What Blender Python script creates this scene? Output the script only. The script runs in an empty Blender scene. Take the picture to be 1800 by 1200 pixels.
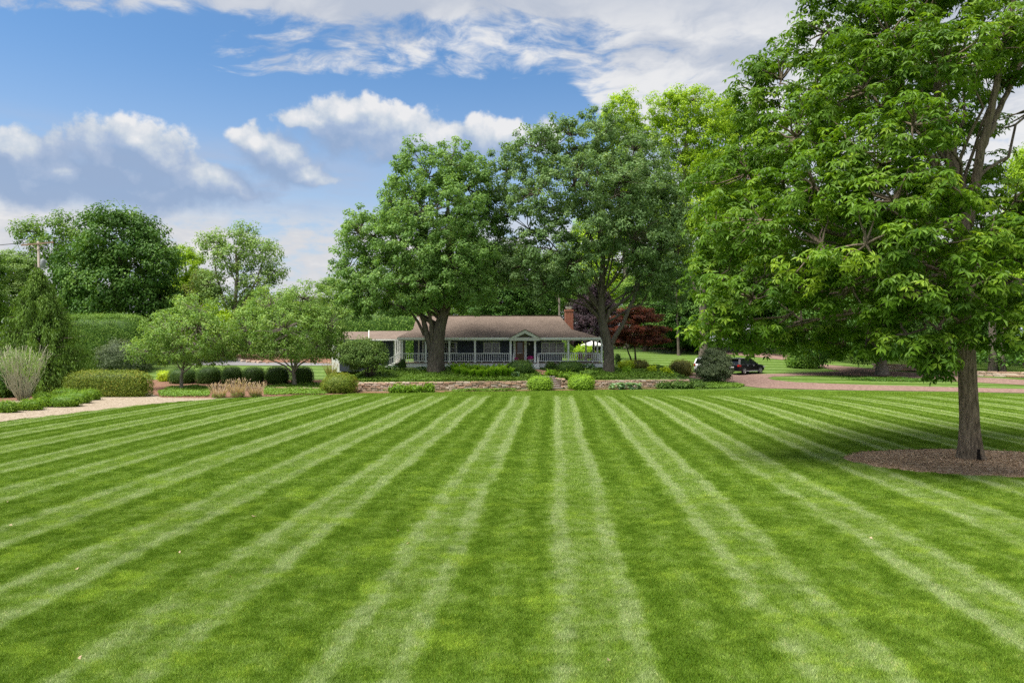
import bpy, bmesh, math, random
import numpy as np
from mathutils import Vector, Matrix
from mathutils.geometry import delaunay_2d_cdt
random.seed(7)
RNG = np.random.default_rng(11)
SC = bpy.context.scene
COL = SC.collection

# ---------------------------------------------------------------- camera
CAM_H = 4.4; FPX = 1200.0; CX = 900.0; CY = 600.0       # pinhole of the 1800x1200 photograph
cam = bpy.data.cameras.new('camera'); camo = bpy.data.objects.new('camera', cam); COL.objects.link(camo)
cam.sensor_width = 36; cam.lens = 24; cam.clip_start = 0.1; cam.clip_end = 3000
camo.location = (0, 0, CAM_H); camo.rotation_euler = (math.radians(90), 0, 0)
SC.camera = camo

# ---------------------------------------------------------------- sun, sky, exposure
SUN_DIR = Vector((-0.38, -0.19, 0.89)).normalized()     # towards the sun
sun = bpy.data.lights.new('sun', 'SUN'); suno = bpy.data.objects.new('sun', sun); COL.objects.link(suno)
sun.energy = 5.0; sun.angle = math.radians(38); sun.color = (1.0, 0.95, 0.87)
suno.rotation_euler = SUN_DIR.to_track_quat('Z', 'Y').to_euler(); suno.location = (-30, -20, 60)
SC.view_settings.view_transform = 'Standard'; SC.view_settings.look = 'None'
SC.view_settings.exposure = 1.02; SC.view_settings.gamma = 1.0; SC.view_settings.use_curve_mapping = False
SC.cycles.max_bounces = 8; SC.cycles.diffuse_bounces = 5; SC.cycles.glossy_bounces = 2
SC.cycles.transmission_bounces = 4; SC.cycles.transparent_max_bounces = 6
SC.cycles.use_denoising = False
SC.cycles.use_adaptive_sampling = True; SC.cycles.adaptive_threshold = 0.015

class NT:
    """small wrapper that builds node trees from expressions"""
    def __init__(s, tree): s.t = tree; s.n = tree.nodes; s.l = tree.links
    def put(s, sock, v):
        if v is None: return
        if hasattr(v, 'is_output'): s.l.new(v, sock)
        else:
            if hasattr(sock.default_value, '__len__') and not hasattr(v, '__len__'): v = [v]*len(sock.default_value)
            if hasattr(sock.default_value, '__len__') and len(sock.default_value) == 4 and len(v) == 3: v = (*v, 1)
            sock.default_value = v
    def m(s, op, a, b=None, c=None, clamp=False):
        n = s.n.new('ShaderNodeMath'); n.operation = op; n.use_clamp = clamp
        for i, v in enumerate((a, b, c)): s.put(n.inputs[i], v) if v is not None else None
        return n.outputs[0]
    def v(s, op, a, b=None, scale=None):
        n = s.n.new('ShaderNodeVectorMath'); n.operation = op
        s.put(n.inputs[0], a)
        if b is not None: s.put(n.inputs[1], b)
        if scale is not None: s.put(n.inputs['Scale'], scale)
        return n.outputs['Value'] if op in ('LENGTH', 'DOT_PRODUCT', 'DISTANCE') else n.outputs[0]
    def xyz(s, x, y, z=0.0):
        n = s.n.new('ShaderNodeCombineXYZ')
        for i, q in enumerate((x, y, z)): s.put(n.inputs[i], q)
        return n.outputs[0]
    def sep(s, v):
        n = s.n.new('ShaderNodeSeparateXYZ'); s.l.new(v, n.inputs[0]); return n.outputs
    def noise(s, v, scale, detail=3, rough=0.5, color=False, lac=2.0, dist=0.0):
        n = s.n.new('ShaderNodeTexNoise'); s.put(n.inputs['Vector'], v); n.inputs['Scale'].default_value = scale
        n.inputs['Detail'].default_value = detail; n.inputs['Roughness'].default_value = rough
        n.inputs['Lacunarity'].default_value = lac; n.inputs['Distortion'].default_value = dist
        return n.outputs['Color' if color else 'Fac']
    def step(s, v, a, b, lo=0.0, hi=1.0):
        n = s.n.new('ShaderNodeMapRange'); n.interpolation_type = 'SMOOTHSTEP'
        for k, q in zip(('Value', 'From Min', 'From Max', 'To Min', 'To Max'), (v, a, b, lo, hi)): s.put(n.inputs[k], q)
        return n.outputs[0]
    def mix(s, f, a, b, mode='MIX'):
        n = s.n.new('ShaderNodeMix'); n.data_type = 'RGBA'; n.blend_type = mode
        s.put(n.inputs[0], f); s.put(n.inputs[6], a); s.put(n.inputs[7], b); return n.outputs[2]
    def ramp(s, f, stops, interp='LINEAR'):
        n = s.n.new('ShaderNodeValToRGB'); s.l.new(f, n.inputs[0]); e = n.color_ramp.elements
        n.color_ramp.interpolation = interp
        while len(e) < len(stops): e.new(0.5)
        for q, (p, c) in zip(e, stops): q.position = p; q.color = (*c, 1) if hasattr(c, '__len__') else (c, c, c, 1)
        return n.outputs[0]

world = bpy.data.worlds.new('World'); SC.world = world; world.use_nodes = True
def px_dir(px, py):
    return math.atan((px-CX)/FPX), math.atan((CY-py)/math.hypot(FPX, px-CX))

def cloud_group():
    """height field of the cumulus layer over (azimuth, elevation)"""
    g = bpy.data.node_groups.new('cumulus_field', 'ShaderNodeTree')
    g.interface.new_socket('P', in_out='INPUT', socket_type='NodeSocketVector')
    g.interface.new_socket('F', in_out='OUTPUT', socket_type='NodeSocketFloat')
    k = NT(g); gi = g.nodes.new('NodeGroupInput'); go = g.nodes.new('NodeGroupOutput'); p = gi.outputs[0]
    warp = k.v('SUBTRACT', k.noise(p, 16, 3, 0.55, color=True), (0.5, 0.5, 0.5))
    q = k.v('ADD', p, k.v('SCALE', warp, scale=0.05))
    blobs = [(40,300,120,55),(215,300,120,70),(245,248,44,44),(280,285,66,56),(360,325,110,40),(20,270,90,40),(110,300,110,45),
             (490,275,70,45),(540,300,70,25),(450,252,45,25),
             (620,225,110,52),(640,205,55,40),(720,245,150,48),(840,250,60,45),(880,245,55,40),(555,215,70,22),(955,245,40,35),
             (60,325,130,40),(230,330,190,42)]
    F = None
    for cx, cy, rx, ry in blobs:
        a, e = px_dir(cx, cy)
        d = k.v('LENGTH', k.v('MULTIPLY', k.v('SUBTRACT', q, (a, e, 0)), (FPX/rx, FPX/ry, 0)))
        f = k.m('SUBTRACT', 1.0, d)
        if F is None: F = f
        else: F = k.m('SMOOTH_MAX', F, f, 0.12)
    pe = k.sep(p)
    gen = k.noise(k.v('MULTIPLY', p, (2.6, 7.0, 1)), 1.0, 2, 0.5)
    gen = k.m('SUBTRACT', k.m('MULTIPLY', k.m('SUBTRACT', gen, 0.62), 5.0), k.m('MULTIPLY', k.m('ABSOLUTE', k.m('SUBTRACT', pe[1], 0.2)), 4.0))
    outside = k.step(k.m('ABSOLUTE', pe[0]), 0.62, 0.9, -1.0, 0.0)          # beyond the mapped bank the same layer goes on at random
    F = k.m('MAXIMUM', F, k.m('ADD', gen, outside))
    n1 = k.noise(p, 26, 6, 0.61)
    F = k.m('ADD', F, k.m('MULTIPLY', k.m('SUBTRACT', n1, 0.5), 1.15))
    g.links.new(F, go.inputs[0])
    return g
SKY_S = 0.072
def build_world():
    t = world.node_tree; t.nodes.clear(); k = NT(t)
    out = t.nodes.new('ShaderNodeOutputWorld'); bg = t.nodes.new('ShaderNodeBackground'); bg.inputs['Strength'].default_value = SKY_S
    t.links.new(bg.outputs[0], out.inputs[0])
    sky = t.nodes.new('ShaderNodeTexSky'); sky.sky_type = 'NISHITA'; sky.sun_disc = False
    sky.sun_elevation = math.asin(SUN_DIR.z); sky.sun_rotation = math.atan2(SUN_DIR.x, SUN_DIR.y)
    sky.air_density = 1.0; sky.dust_density = 0.6; sky.ozone_density = 2.5; sky.altitude = 100
    d = t.nodes.new('ShaderNodeTexCoord').outputs['Generated']
    dx, dy, dz = k.sep(d)[0:3]
    az = k.m('ARCTAN2', dx, dy); el = k.m('ARCSINE', dz)
    p = k.xyz(az, el, 0.0)
    up = k.m('MAXIMUM', dz, 0.0)
    base = k.mix(1.0, sky.outputs[0], (0.74, 0.99, 1.13, 1), 'MULTIPLY')
    # whitish air near the horizon
    base = k.mix(k.step(el, 0.02, 0.40, 0.80, 0.0), base, (4.1, 4.45, 5.0, 1))
    base = k.mix(k.step(dz, -0.03, 0.0, 1.0, 0.0), base, (1.2, 1.4, 0.9, 1))     # below the horizon: dull ground light
    # high broken cloud on a plane
    iz = k.m('DIVIDE', 1.0, k.m('ADD', up, 0.22))
    row = k.m('DIVIDE', dz, k.m('MAXIMUM', dy, 0.3))
    h = k.xyz(k.m('MULTIPLY', dx, iz), k.m('MULTIPLY', dy, iz), 0.0)
    hw = k.v('ADD', h, k.v('SCALE', k.v('SUBTRACT', k.noise(h, 2.4, 3, 0.55, color=True), (.5, .5, .5)), scale=0.30))
    big = k.noise(k.v('ADD', h, (3.1, 1.7, 0)), 1.3, 2, 0.5); fine = k.noise(k.v('MULTIPLY', hw, (1.0, 1.6, 1)), 9.0, 6, 0.62)
    cover = k.m('ADD', k.step(az, -0.50, -0.24, -0.20, 0.05), k.step(az, 0.0, 0.24, 0.0, 0.26))
    cover = k.m('ADD', cover, k.m('MULTIPLY', k.m('SUBTRACT', big, 0.5), 0.45))
    cover = k.m('ADD', cover, k.step(row, 0.462, 0.498, 0.0, 0.36))                       # the sky closes in overhead
    bot = k.m('ADD', row, k.step(az, 0.06, 0.30, 0.0, 0.30))
    cover = k.m('ADD', cover, k.step(bot, 0.345, 0.41, -0.50, 0.0))
    dens = k.m('ADD', cover, k.m('SUBTRACT', fine, 0.5))
    ah = k.step(dens, -0.04, 0.30)
    shade = k.step(k.m('ADD', k.noise(hw, 3.2, 5, 0.55), k.m('MULTIPLY', k.m('SUBTRACT', fine, 0.5), 0.35)), 0.36, 0.62)
    shade = k.m('MULTIPLY', shade, k.step(row, 0.44, 0.50, 1.0, 0.5))
    hc = k.mix(shade, (3.6, 3.9, 4.5, 1), (6.0, 5.95, 5.9, 1))
    base = k.mix(k.m('MULTIPLY', ah, 0.92), base, hc)
    # low bright bank along the horizon
    hn = k.noise(k.v('MULTIPLY', p, (3.0, 8.0, 1)), 3.4, 5, 0.6)
    ab = k.m('MULTIPLY', k.step(hn, 0.36, 0.52), k.step(el, 0.14, 0.205, 0.95, 0.0))
    base = k.mix(ab, base, k.mix(k.step(hn, 0.5, 0.7), (4.7, 4.75, 4.95, 1), (6.1, 5.95, 5.8, 1)))
    # grey-blue stratus drifting between the cumulus on the west side
    vn = k.noise(k.v('MULTIPLY', p, (2.2, 9.0, 1)), 2.6, 5, 0.58)
    av = k.m('MULTIPLY', k.step(vn, 0.36, 0.60, 0.0, 0.8), k.m('MULTIPLY', k.step(el, 0.165, 0.20), k.step(el, 0.225, 0.285, 1.0, 0.0)))
    base = k.mix(k.m('MULTIPLY', av, k.step(az, -0.30, -0.12, 1.0, 0.0)), base, (2.9, 3.5, 4.7, 1))
    # cumulus with relief lit from the sun's side
    g = cloud_group()
    def field(v):
        n = t.nodes.new('ShaderNodeGroup'); n.node_tree = g; t.links.new(v, n.inputs[0]); return n.outputs[0]
    f0 = field(p); f1 = field(k.v('ADD', p, (0.010, 0.022, 0)))
    lit0 = k.m('ADD', k.m('MULTIPLY', k.m('SUBTRACT', f1, f0), -0.85), 0.33)
    ac = k.step(f0, -0.10, k.step(lit0, 0.2, 0.6, 0.62, 0.22))
    lit = k.m('ADD', k.m('MULTIPLY', k.m('SUBTRACT', f1, f0), -0.85), 0.33)
    lit = k.m('SUBTRACT', k.m('SUBTRACT', lit, k.step(f0, 0.2, 1.0, 0.0, 0.16)), k.m('MULTIPLY', k.step(el, 0.205, 0.285, 0.30, 0.0), k.step(az, -0.34, -0.24, 1.0, 0.2)))
    cc = k.ramp(lit, [(0.0, (2.1, 2.85, 4.2)), (0.30, (2.75, 3.4, 4.6)), (0.58, (4.2, 4.6, 5.1)), (0.90, (6.2, 6.1, 6.0))])
    # ramp colours are clamped to what the ramp may hold, so scale outside it
    full = k.mix(k.m('MULTIPLY', ac, 0.90), base, cc)
    t.links.new(base, bg.inputs[0])
    bg2 = t.nodes.new('ShaderNodeBackground'); bg2.inputs['Strength'].default_value = SKY_S; t.links.new(full, bg2.inputs[0])
    # the cumulus layer only exists in a band of elevations; elsewhere its nodes are skipped
    band = k.m('MULTIPLY', k.m('GREATER_THAN', el, 0.11), k.m('LESS_THAN', el, 0.37))
    mx = t.nodes.new('ShaderNodeMixShader'); t.links.new(band, mx.inputs[0]); t.links.new(bg.outputs[0], mx.inputs[1]); t.links.new(bg2.outputs[0], mx.inputs[2])
    t.links.new(mx.outputs[0], out.inputs[0])
build_world()
world.cycles.sampling_method = 'MANUAL'; world.cycles.sample_map_resolution = 256

# ---------------------------------------------------------------- helpers
def tag(o, label=None, cat=None, group=None, kind=None):
    if label: o['label'] = label
    if cat: o['category'] = cat
    if group: o['group'] = group
    if kind: o['kind'] = kind
    return o
def link(name, data, parent=None, loc=None, rz=0.0):
    o = bpy.data.objects.new(name, data); COL.objects.link(o)
    if parent is not None: o.parent = parent
    if loc is not None: o.location = loc
    if rz: o.rotation_euler = (0, 0, rz)
    return o
def thing(name, loc, label, cat, group=None, rz=0.0):
    return tag(link(name, None, None, loc, rz), label, cat, group)
def np_mesh(name, V, F, mat=None, smooth=False, tint=None):
    """fast mesh: V (n,3), F (m,k) all faces with k corners"""
    V = np.asarray(V, np.float32); F = np.asarray(F, np.int32); k = F.shape[1]
    me = bpy.data.meshes.new(name); me.vertices.add(len(V)); me.vertices.foreach_set('co', V.ravel())
    me.loops.add(F.size); me.loops.foreach_set('vertex_index', F.ravel())
    me.polygons.add(len(F)); me.polygons.foreach_set('loop_start', np.arange(0, F.size, k, dtype=np.int32))
    me.polygons.foreach_set('use_smooth', np.full(len(F), smooth))
    if tint is not None:
        a = me.attributes.new('tint', 'FLOAT', 'POINT'); a.data.foreach_set('value', np.asarray(tint, np.float32))
    me.update(calc_edges=True)
    if mat: me.materials.append(mat)
    return me
class MB:
    """collects boxes, prisms and tubes into one mesh"""
    def __init__(s): s.V = []; s.F = []
    def add(s, vs, fs):
        b = len(s.V); s.V += [tuple(v) for v in vs]; s.F += [tuple(i+b for i in f) for f in fs]; return s
    def box(s, x0, x1, y0, y1, z0, z1):
        return s.add([(x0,y0,z0),(x1,y0,z0),(x1,y1,z0),(x0,y1,z0),(x0,y0,z1),(x1,y0,z1),(x1,y1,z1),(x0,y1,z1)],
                     [(0,3,2,1),(4,5,6,7),(0,1,5,4),(1,2,6,5),(2,3,7,6),(3,0,4,7)])
    def prism(s, pts, axis, a, b):
        """extrude a polygon given in the two other axes from a to b along axis"""
        n = len(pts); f = {0: lambda p, t: (t, p[0], p[1]), 1: lambda p, t: (p[0], t, p[1]), 2: lambda p, t: (p[0], p[1], t)}[axis]
        return s.add([f(p, a) for p in pts] + [f(p, b) for p in pts],
                     [tuple(range(n-1, -1, -1)), tuple(range(n, 2*n))] + [(i, (i+1) % n, n+(i+1) % n, n+i) for i in range(n)])
    def slab(s, q, t):
        """a thick sheet: quad/polygon q and its copy moved down by t"""
        n = len(q); lo = [(x, y, z-t) for x, y, z in q]
        return s.add(list(q)+lo, [tuple(range(n)), tuple(range(2*n-1, n-1, -1))] + [(i, n+i, n+(i+1) % n, (i+1) % n) for i in range(n)])
    def beam(s, p, q, w, h=None):
        p, q = Vector(p), Vector(q); d = (q-p).normalized(); h = h or w
        u = d.cross(Vector((0, 0, 1)));  u = Vector((1, 0, 0)) if u.length < 1e-3 else u.normalized()
        v = u.cross(d); c = [(-1,-1),(1,-1),(1,1),(-1,1)]
        return s.add([p+u*a*w/2+v*b*h/2 for a, b in c]+[q+u*a*w/2+v*b*h/2 for a, b in c],
                     [(0,1,2,3),(7,6,5,4),(0,4,5,1),(1,5,6,2),(2,6,7,3),(3,7,4,0)])
    def tube(s, pts, rad, n=8, cap=True):
        pts = [Vector(p) for p in pts]; rings = []; ref = Vector((0.31, 0.95, 0.05))
        for i, p in enumerate(pts):
            d = (pts[min(i+1, len(pts)-1)] - pts[max(i-1, 0)])
            d = d.normalized() if d.length > 1e-6 else Vector((0, 0, 1))
            u = d.cross(ref); u = u.normalized() if u.length > 0.05 else d.orthogonal().normalized(); v = d.cross(u)
            r = rad[i] if hasattr(rad, '__len__') else rad
            rings.append([p + (u*math.cos(2*math.pi*j/n) + v*math.sin(2*math.pi*j/n))*r for j in range(n)])
        fs = [(i*n+j, i*n+(j+1) % n, (i+1)*n+(j+1) % n, (i+1)*n+j) for i in range(len(pts)-1) for j in range(n)]
        if cap: fs += [tuple(range(n-1, -1, -1)), tuple((len(pts)-1)*n+j for j in range(n))]
        return s.add([v for r in rings for v in r], fs)
    def lathe(s, prof, n=16, c=(0, 0, 0)):
        vs = [(c[0]+r*math.cos(2*math.pi*j/n), c[1]+r*math.sin(2*math.pi*j/n), c[2]+z) for r, z in prof for j in range(n)]
        fs = [(i*n+j, i*n+(j+1) % n, (i+1)*n+(j+1) % n, (i+1)*n+j) for i in range(len(prof)-1) for j in range(n)]
        return s.add(vs, fs + [tuple(range(n-1, -1, -1)), tuple((len(prof)-1)*n+j for j in range(n))])
    def mesh(s, name, mat, smooth=False):
        me = bpy.data.meshes.new(name); me.from_pydata(s.V, [], s.F); me.update()
        if smooth: me.polygons.foreach_set('use_smooth', [True]*len(me.polygons))
        if mat: me.materials.append(mat)
        return me
    def build(s, name, mat, parent=None, loc=None, smooth=False, rz=0.0):
        return link(name, s.mesh(name, mat, smooth), parent, loc, rz)

# ---------------------------------------------------------------- materials
MATS = {}
def new_mat(name):
    m = bpy.data.materials.new(name); m.use_nodes = True; k = NT(m.node_tree)
    b = m.node_tree.nodes['Principled BSDF']; MATS[name] = m
    return m, k, b
def paint(name, c, rough=0.6, var=0.12, scale=3.0, bump=0.0, bscale=40.0, spec=0.3, metal=0.0, c2=None, stretch=(1, 1, 1)):
    m, k, b = new_mat(name)
    pos = k.v('MULTIPLY', k.n.new('ShaderNodeTexCoord').outputs['Object'], stretch)
    f = k.noise(pos, scale, 5, 0.6)
    lo = tuple(x*(1-var) for x in c); hi = c2 or tuple(min(1, x*(1+var)) for x in c)
    k.put(b.inputs['Base Color'], k.ramp(f, [(0.3, lo), (0.7, hi)]))
    b.inputs['Roughness'].default_value = rough; b.inputs['Metallic'].default_value = metal
    b.inputs['Specular IOR Level'].default_value = spec
    if bump:
        n = k.n.new('ShaderNodeBump'); n.inputs['Strength'].default_value = bump; n.inputs['Distance'].default_value = 0.05
        k.l.new(k.noise(pos, bscale, 4, 0.6), n.inputs['Height']); k.l.new(n.outputs[0], b.inputs['Normal'])
    return m
LEAF_GAIN = 1.75
def leaf_mat(name, c0, c1, c2=None, trans=0.35, rough=0.55, spec=0.22):
    """leaf colour runs c0..c1(..c2) over the per-leaf tint; part of the light passes through"""
    m, k, b = new_mat(name)
    a = k.n.new('ShaderNodeAttribute'); a.attribute_name = 'tint'
    g = lambda c: tuple(x*LEAF_GAIN for x in c)
    stops = [(0.0, g(c0)), (0.6, g(c1)), (1.0, g(c2 or tuple(x*1.3 for x in c1)))]
    col = k.ramp(a.outputs['Fac'], stops)
    k.put(b.inputs['Base Color'], col); b.inputs['Roughness'].default_value = rough
    b.inputs['Specular IOR Level'].default_value = spec
    tr = k.n.new('ShaderNodeBsdfTranslucent'); k.put(tr.inputs['Color'], k.mix(1.0, col, (1.25, 1.2, 0.55, 1), 'MULTIPLY'))
    mx = k.n.new('ShaderNodeMixShader'); mx.inputs[0].default_value = trans
    k.l.new(b.outputs[0], mx.inputs[1]); k.l.new(tr.outputs[0], mx.inputs[2])
    k.l.new(mx.outputs[0], m.node_tree.nodes['Material Output'].inputs[0])
    return m
def bark_mat(name, c, c2, scale=1.0, bump=1.0):
    m, k, b = new_mat(name)
    pos = k.v('MULTIPLY', k.n.new('ShaderNodeTexCoord').outputs['Object'], (6*scale, 6*scale, 0.9*scale))
    f = k.noise(pos, 2.2, 6, 0.65, dist=0.4)
    g = k.noise(k.n.new('ShaderNodeTexCoord').outputs['Object'], 1.3, 3, 0.5)
    col = k.mix(k.step(g, 0.35, 0.7, 0.0, 0.5), k.ramp(f, [(0.35, c), (0.62, c2)]), tuple(x*0.7 for x in c2))
    k.put(b.inputs['Base Color'], col); b.inputs['Roughness'].default_value = 0.9; b.inputs['Specular IOR Level'].default_value = 0.15
    n = k.n.new('ShaderNodeBump'); n.inputs['Strength'].default_value = bump; n.inputs['Distance'].default_value = 0.06
    k.l.new(f, n.inputs['Height']); k.l.new(n.outputs[0], b.inputs['Normal'])
    return m

STRIPE_A = math.atan(75/1200.0)
def lawn_mat(name, blades):
    """mown turf; the mower's passes lay the blades alternately, so they reflect more or less"""
    m, k, b = new_mat(name)
    pos = k.n.new('ShaderNodeNewGeometry').outputs['Position']
    x, y, z = k.sep(pos)[0:3]
    flat = k.xyz(x, y, 0.0)
    wob = k.m('MULTIPLY', k.m('SUBTRACT', k.noise(flat, 0.09, 2, 0.5), 0.5), 0.7)
    wob2 = k.m('MULTIPLY', k.m('SUBTRACT', k.noise(flat, 1.1, 4, 0.6), 0.5), 0.5)
    # the mower swings round to the left of each pass at the far end
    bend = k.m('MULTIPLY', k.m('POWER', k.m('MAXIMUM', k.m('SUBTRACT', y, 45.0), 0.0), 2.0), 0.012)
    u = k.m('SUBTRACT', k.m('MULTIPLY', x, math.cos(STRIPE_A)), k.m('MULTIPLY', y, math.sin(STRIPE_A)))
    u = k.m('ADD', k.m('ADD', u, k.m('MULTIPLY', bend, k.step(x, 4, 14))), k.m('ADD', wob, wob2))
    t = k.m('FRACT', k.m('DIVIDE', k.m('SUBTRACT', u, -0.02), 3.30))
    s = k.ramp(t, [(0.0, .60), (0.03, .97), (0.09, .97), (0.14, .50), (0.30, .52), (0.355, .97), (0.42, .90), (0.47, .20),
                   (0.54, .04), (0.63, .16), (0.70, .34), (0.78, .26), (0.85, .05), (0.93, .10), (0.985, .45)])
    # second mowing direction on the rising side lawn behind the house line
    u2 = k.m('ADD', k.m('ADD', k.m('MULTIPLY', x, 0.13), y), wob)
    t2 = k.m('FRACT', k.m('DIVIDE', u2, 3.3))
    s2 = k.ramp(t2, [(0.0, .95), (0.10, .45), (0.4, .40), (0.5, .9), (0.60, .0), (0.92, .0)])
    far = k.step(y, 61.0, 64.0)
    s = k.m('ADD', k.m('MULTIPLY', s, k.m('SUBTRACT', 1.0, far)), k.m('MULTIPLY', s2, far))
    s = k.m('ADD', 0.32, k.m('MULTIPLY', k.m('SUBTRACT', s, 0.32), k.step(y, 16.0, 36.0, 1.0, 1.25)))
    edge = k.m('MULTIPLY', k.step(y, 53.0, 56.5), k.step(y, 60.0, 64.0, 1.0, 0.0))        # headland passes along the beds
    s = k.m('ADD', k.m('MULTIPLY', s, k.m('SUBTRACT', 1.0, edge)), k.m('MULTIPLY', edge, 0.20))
    soft = k.m('MULTIPLY', k.step(k.noise(flat, 0.30, 4, 0.6), 0.36, 0.74, 0.0, 0.62), k.step(y, 20.0, 36.0, 1.0, 0.45))
    patchy = k.step(k.noise(flat, 2.6, 6, 0.68), 0.30, 0.70)
    s = k.m('ADD', k.m('MULTIPLY', s, k.m('SUBTRACT', 1.0, soft)), k.m('MULTIPLY', soft, 0.36))
    s = k.m('ADD', s, k.m('ADD', k.m('MULTIPLY', k.m('SUBTRACT', patchy, 0.5), 0.55), k.m('MULTIPLY', k.m('SUBTRACT', k.noise(flat, 0.8, 4, 0.6), 0.5), 0.9)))
    col = k.ramp(s, [(0.0, LAWN[0]), (0.30, LAWN[1]), (0.62, LAWN[2]), (1.0, LAWN[3])])
    # bright yellow-green tufts of another grass
    mott = k.noise(k.v('MULTIPLY', flat, (0.8, 0.9, 1)), 0.75, 6, 0.72)
    near = k.step(y, 12.0, 34.0, 0.85, 0.25)
    col = k.mix(k.m('MULTIPLY', k.step(mott, 0.50, 0.68), near), col, LAWN[4])
    col = k.mix(k.step(k.noise(flat, 0.5, 5, 0.6), 0.60, 0.75, 0.0, 0.35), col, LAWN[5])
    dark = k.step(k.noise(k.v('ADD', flat, (17.0, 5.0, 0)), 1.25, 5, 0.66), 0.52, 0.68, 0.0, 0.45)      # thicker, darker tufts
    col = k.mix(k.m('MULTIPLY', dark, k.step(y, 14.0, 40.0, 1.0, 0.35)), col, (0.085, 0.175, 0.006, 1))
    fine = k.noise(flat, 38.0, 3, 0.7)
    col = k.mix(1.0, col, k.ramp(fine, [(0.25, .76), (0.5, 1.0), (0.78, 1.28)]), 'MULTIPLY')
    if blades:
        a = k.n.new('ShaderNodeAttribute'); a.attribute_name = 'tint'
        col = k.mix(1.0, col, k.ramp(a.outputs['Fac'], [(0.0, (.72, .75, .7)), (0.5, 1.0), (0.93, (1.18, 1.16, 1.1)), (1.0, (1.9, 1.4, 2.0))]), 'MULTIPLY')
    else:
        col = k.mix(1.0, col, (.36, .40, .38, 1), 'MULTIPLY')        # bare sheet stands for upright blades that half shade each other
        n = k.n.new('ShaderNodeBump'); n.inputs['Strength'].default_value = 0.35; n.inputs['Distance'].default_value = 0.04
        k.l.new(k.noise(flat, 30.0, 3, 0.7), n.inputs['Height']); k.l.new(n.outputs[0], b.inputs['Normal'])
    k.put(b.inputs['Base Color'], col); b.inputs['Roughness'].default_value = 0.7; b.inputs['Specular IOR Level'].default_value = 0.2
    if blades:
        tr = k.n.new('ShaderNodeBsdfTranslucent'); k.put(tr.inputs['Color'], col)
        mx = k.n.new('ShaderNodeMixShader'); mx.inputs[0].default_value = 0.35
        k.l.new(b.outputs[0], mx.inputs[1]); k.l.new(tr.outputs[0], mx.inputs[2])
        k.l.new(mx.outputs[0], m.node_tree.nodes['Material Output'].inputs[0])
    return m
LAWN = [(0.120, 0.222, 0.012), (0.200, 0.322, 0.034), (0.278, 0.392, 0.090), (0.385, 0.480, 0.195), (0.330, 0.470, 0.050), (0.225, 0.300, 0.014)]

# ---------------------------------------------------------------- terrain
BY = np.array([-60, 60, 64, 70, 76, 85, 100, 115, 140, 200, 400, 1500.]); BZ = np.array([0, 0, .10, .38, .72, 1.28, 2.35, 3.3, 4.0, 4.6, 5.0, 5.0])
TY = np.array([0.22, 0.36, 2.4, 5.0, 9.0, 15.0, 30, 40]); TZ = np.array([0.0, .74, 1.10, 1.36, 1.72, 1.85, 1.95, 1.95])   # metres behind the wall
def wall_y(x): return 60.1 + 0.15*(np.clip(x, -16, 20)+13.5)
def sstep(x, a, b):
    t = np.clip((x-a)/(b-a), 0, 1); return t*t*(3-2*t)
STEP_X = (2.35, 4.85)                                  # the gap in the wall for the garden steps
def terr(x, y):
    x = np.asarray(x, float); y = np.asarray(y, float)
    b = np.interp(y, BY, BZ)
    w = sstep(x, -17.5, -13.2) * (1 - sstep(x, 14.8, 18.5 - 0*y))
    wy = wall_y(x); t = np.interp((y-wy)*np.where(y > wy, 9.0/(69.4-wy), 1.0), TY, TZ)
    z = b + w*np.maximum(0, t-b)
    # the stepped gap
    g = (sstep(x, STEP_X[0]-.12, STEP_X[0]) * (1-sstep(x, STEP_X[1], STEP_X[1]+.12))) * (1-sstep(y, wy+2.2, wy+2.4)) * sstep(y, wy-.4, wy-.1)
    return z*(1-g)
def hit(px, py):
    """where the ray through a photo pixel meets the terrain"""
    ys = np.concatenate([np.linspace(5, 56, 400), np.linspace(56.05, 140, 1700), np.linspace(141, 600, 300)])
    xs = (px-CX)/FPX*ys; zr = CAM_H - (py-CY)/FPX*ys
    d = zr - terr(xs, ys); i = int(np.argmax(d <= 0)) if (d <= 0).any() else len(ys)-1
    return float(xs[i]), float(ys[i]), float(terr(xs[i], ys[i]))
def at(px, py, Y):
    return Vector(((px-CX)/FPX*Y, Y, CAM_H + (CY-py)/FPX*Y))
def gz(x, y): return float(terr(x, y))

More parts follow.
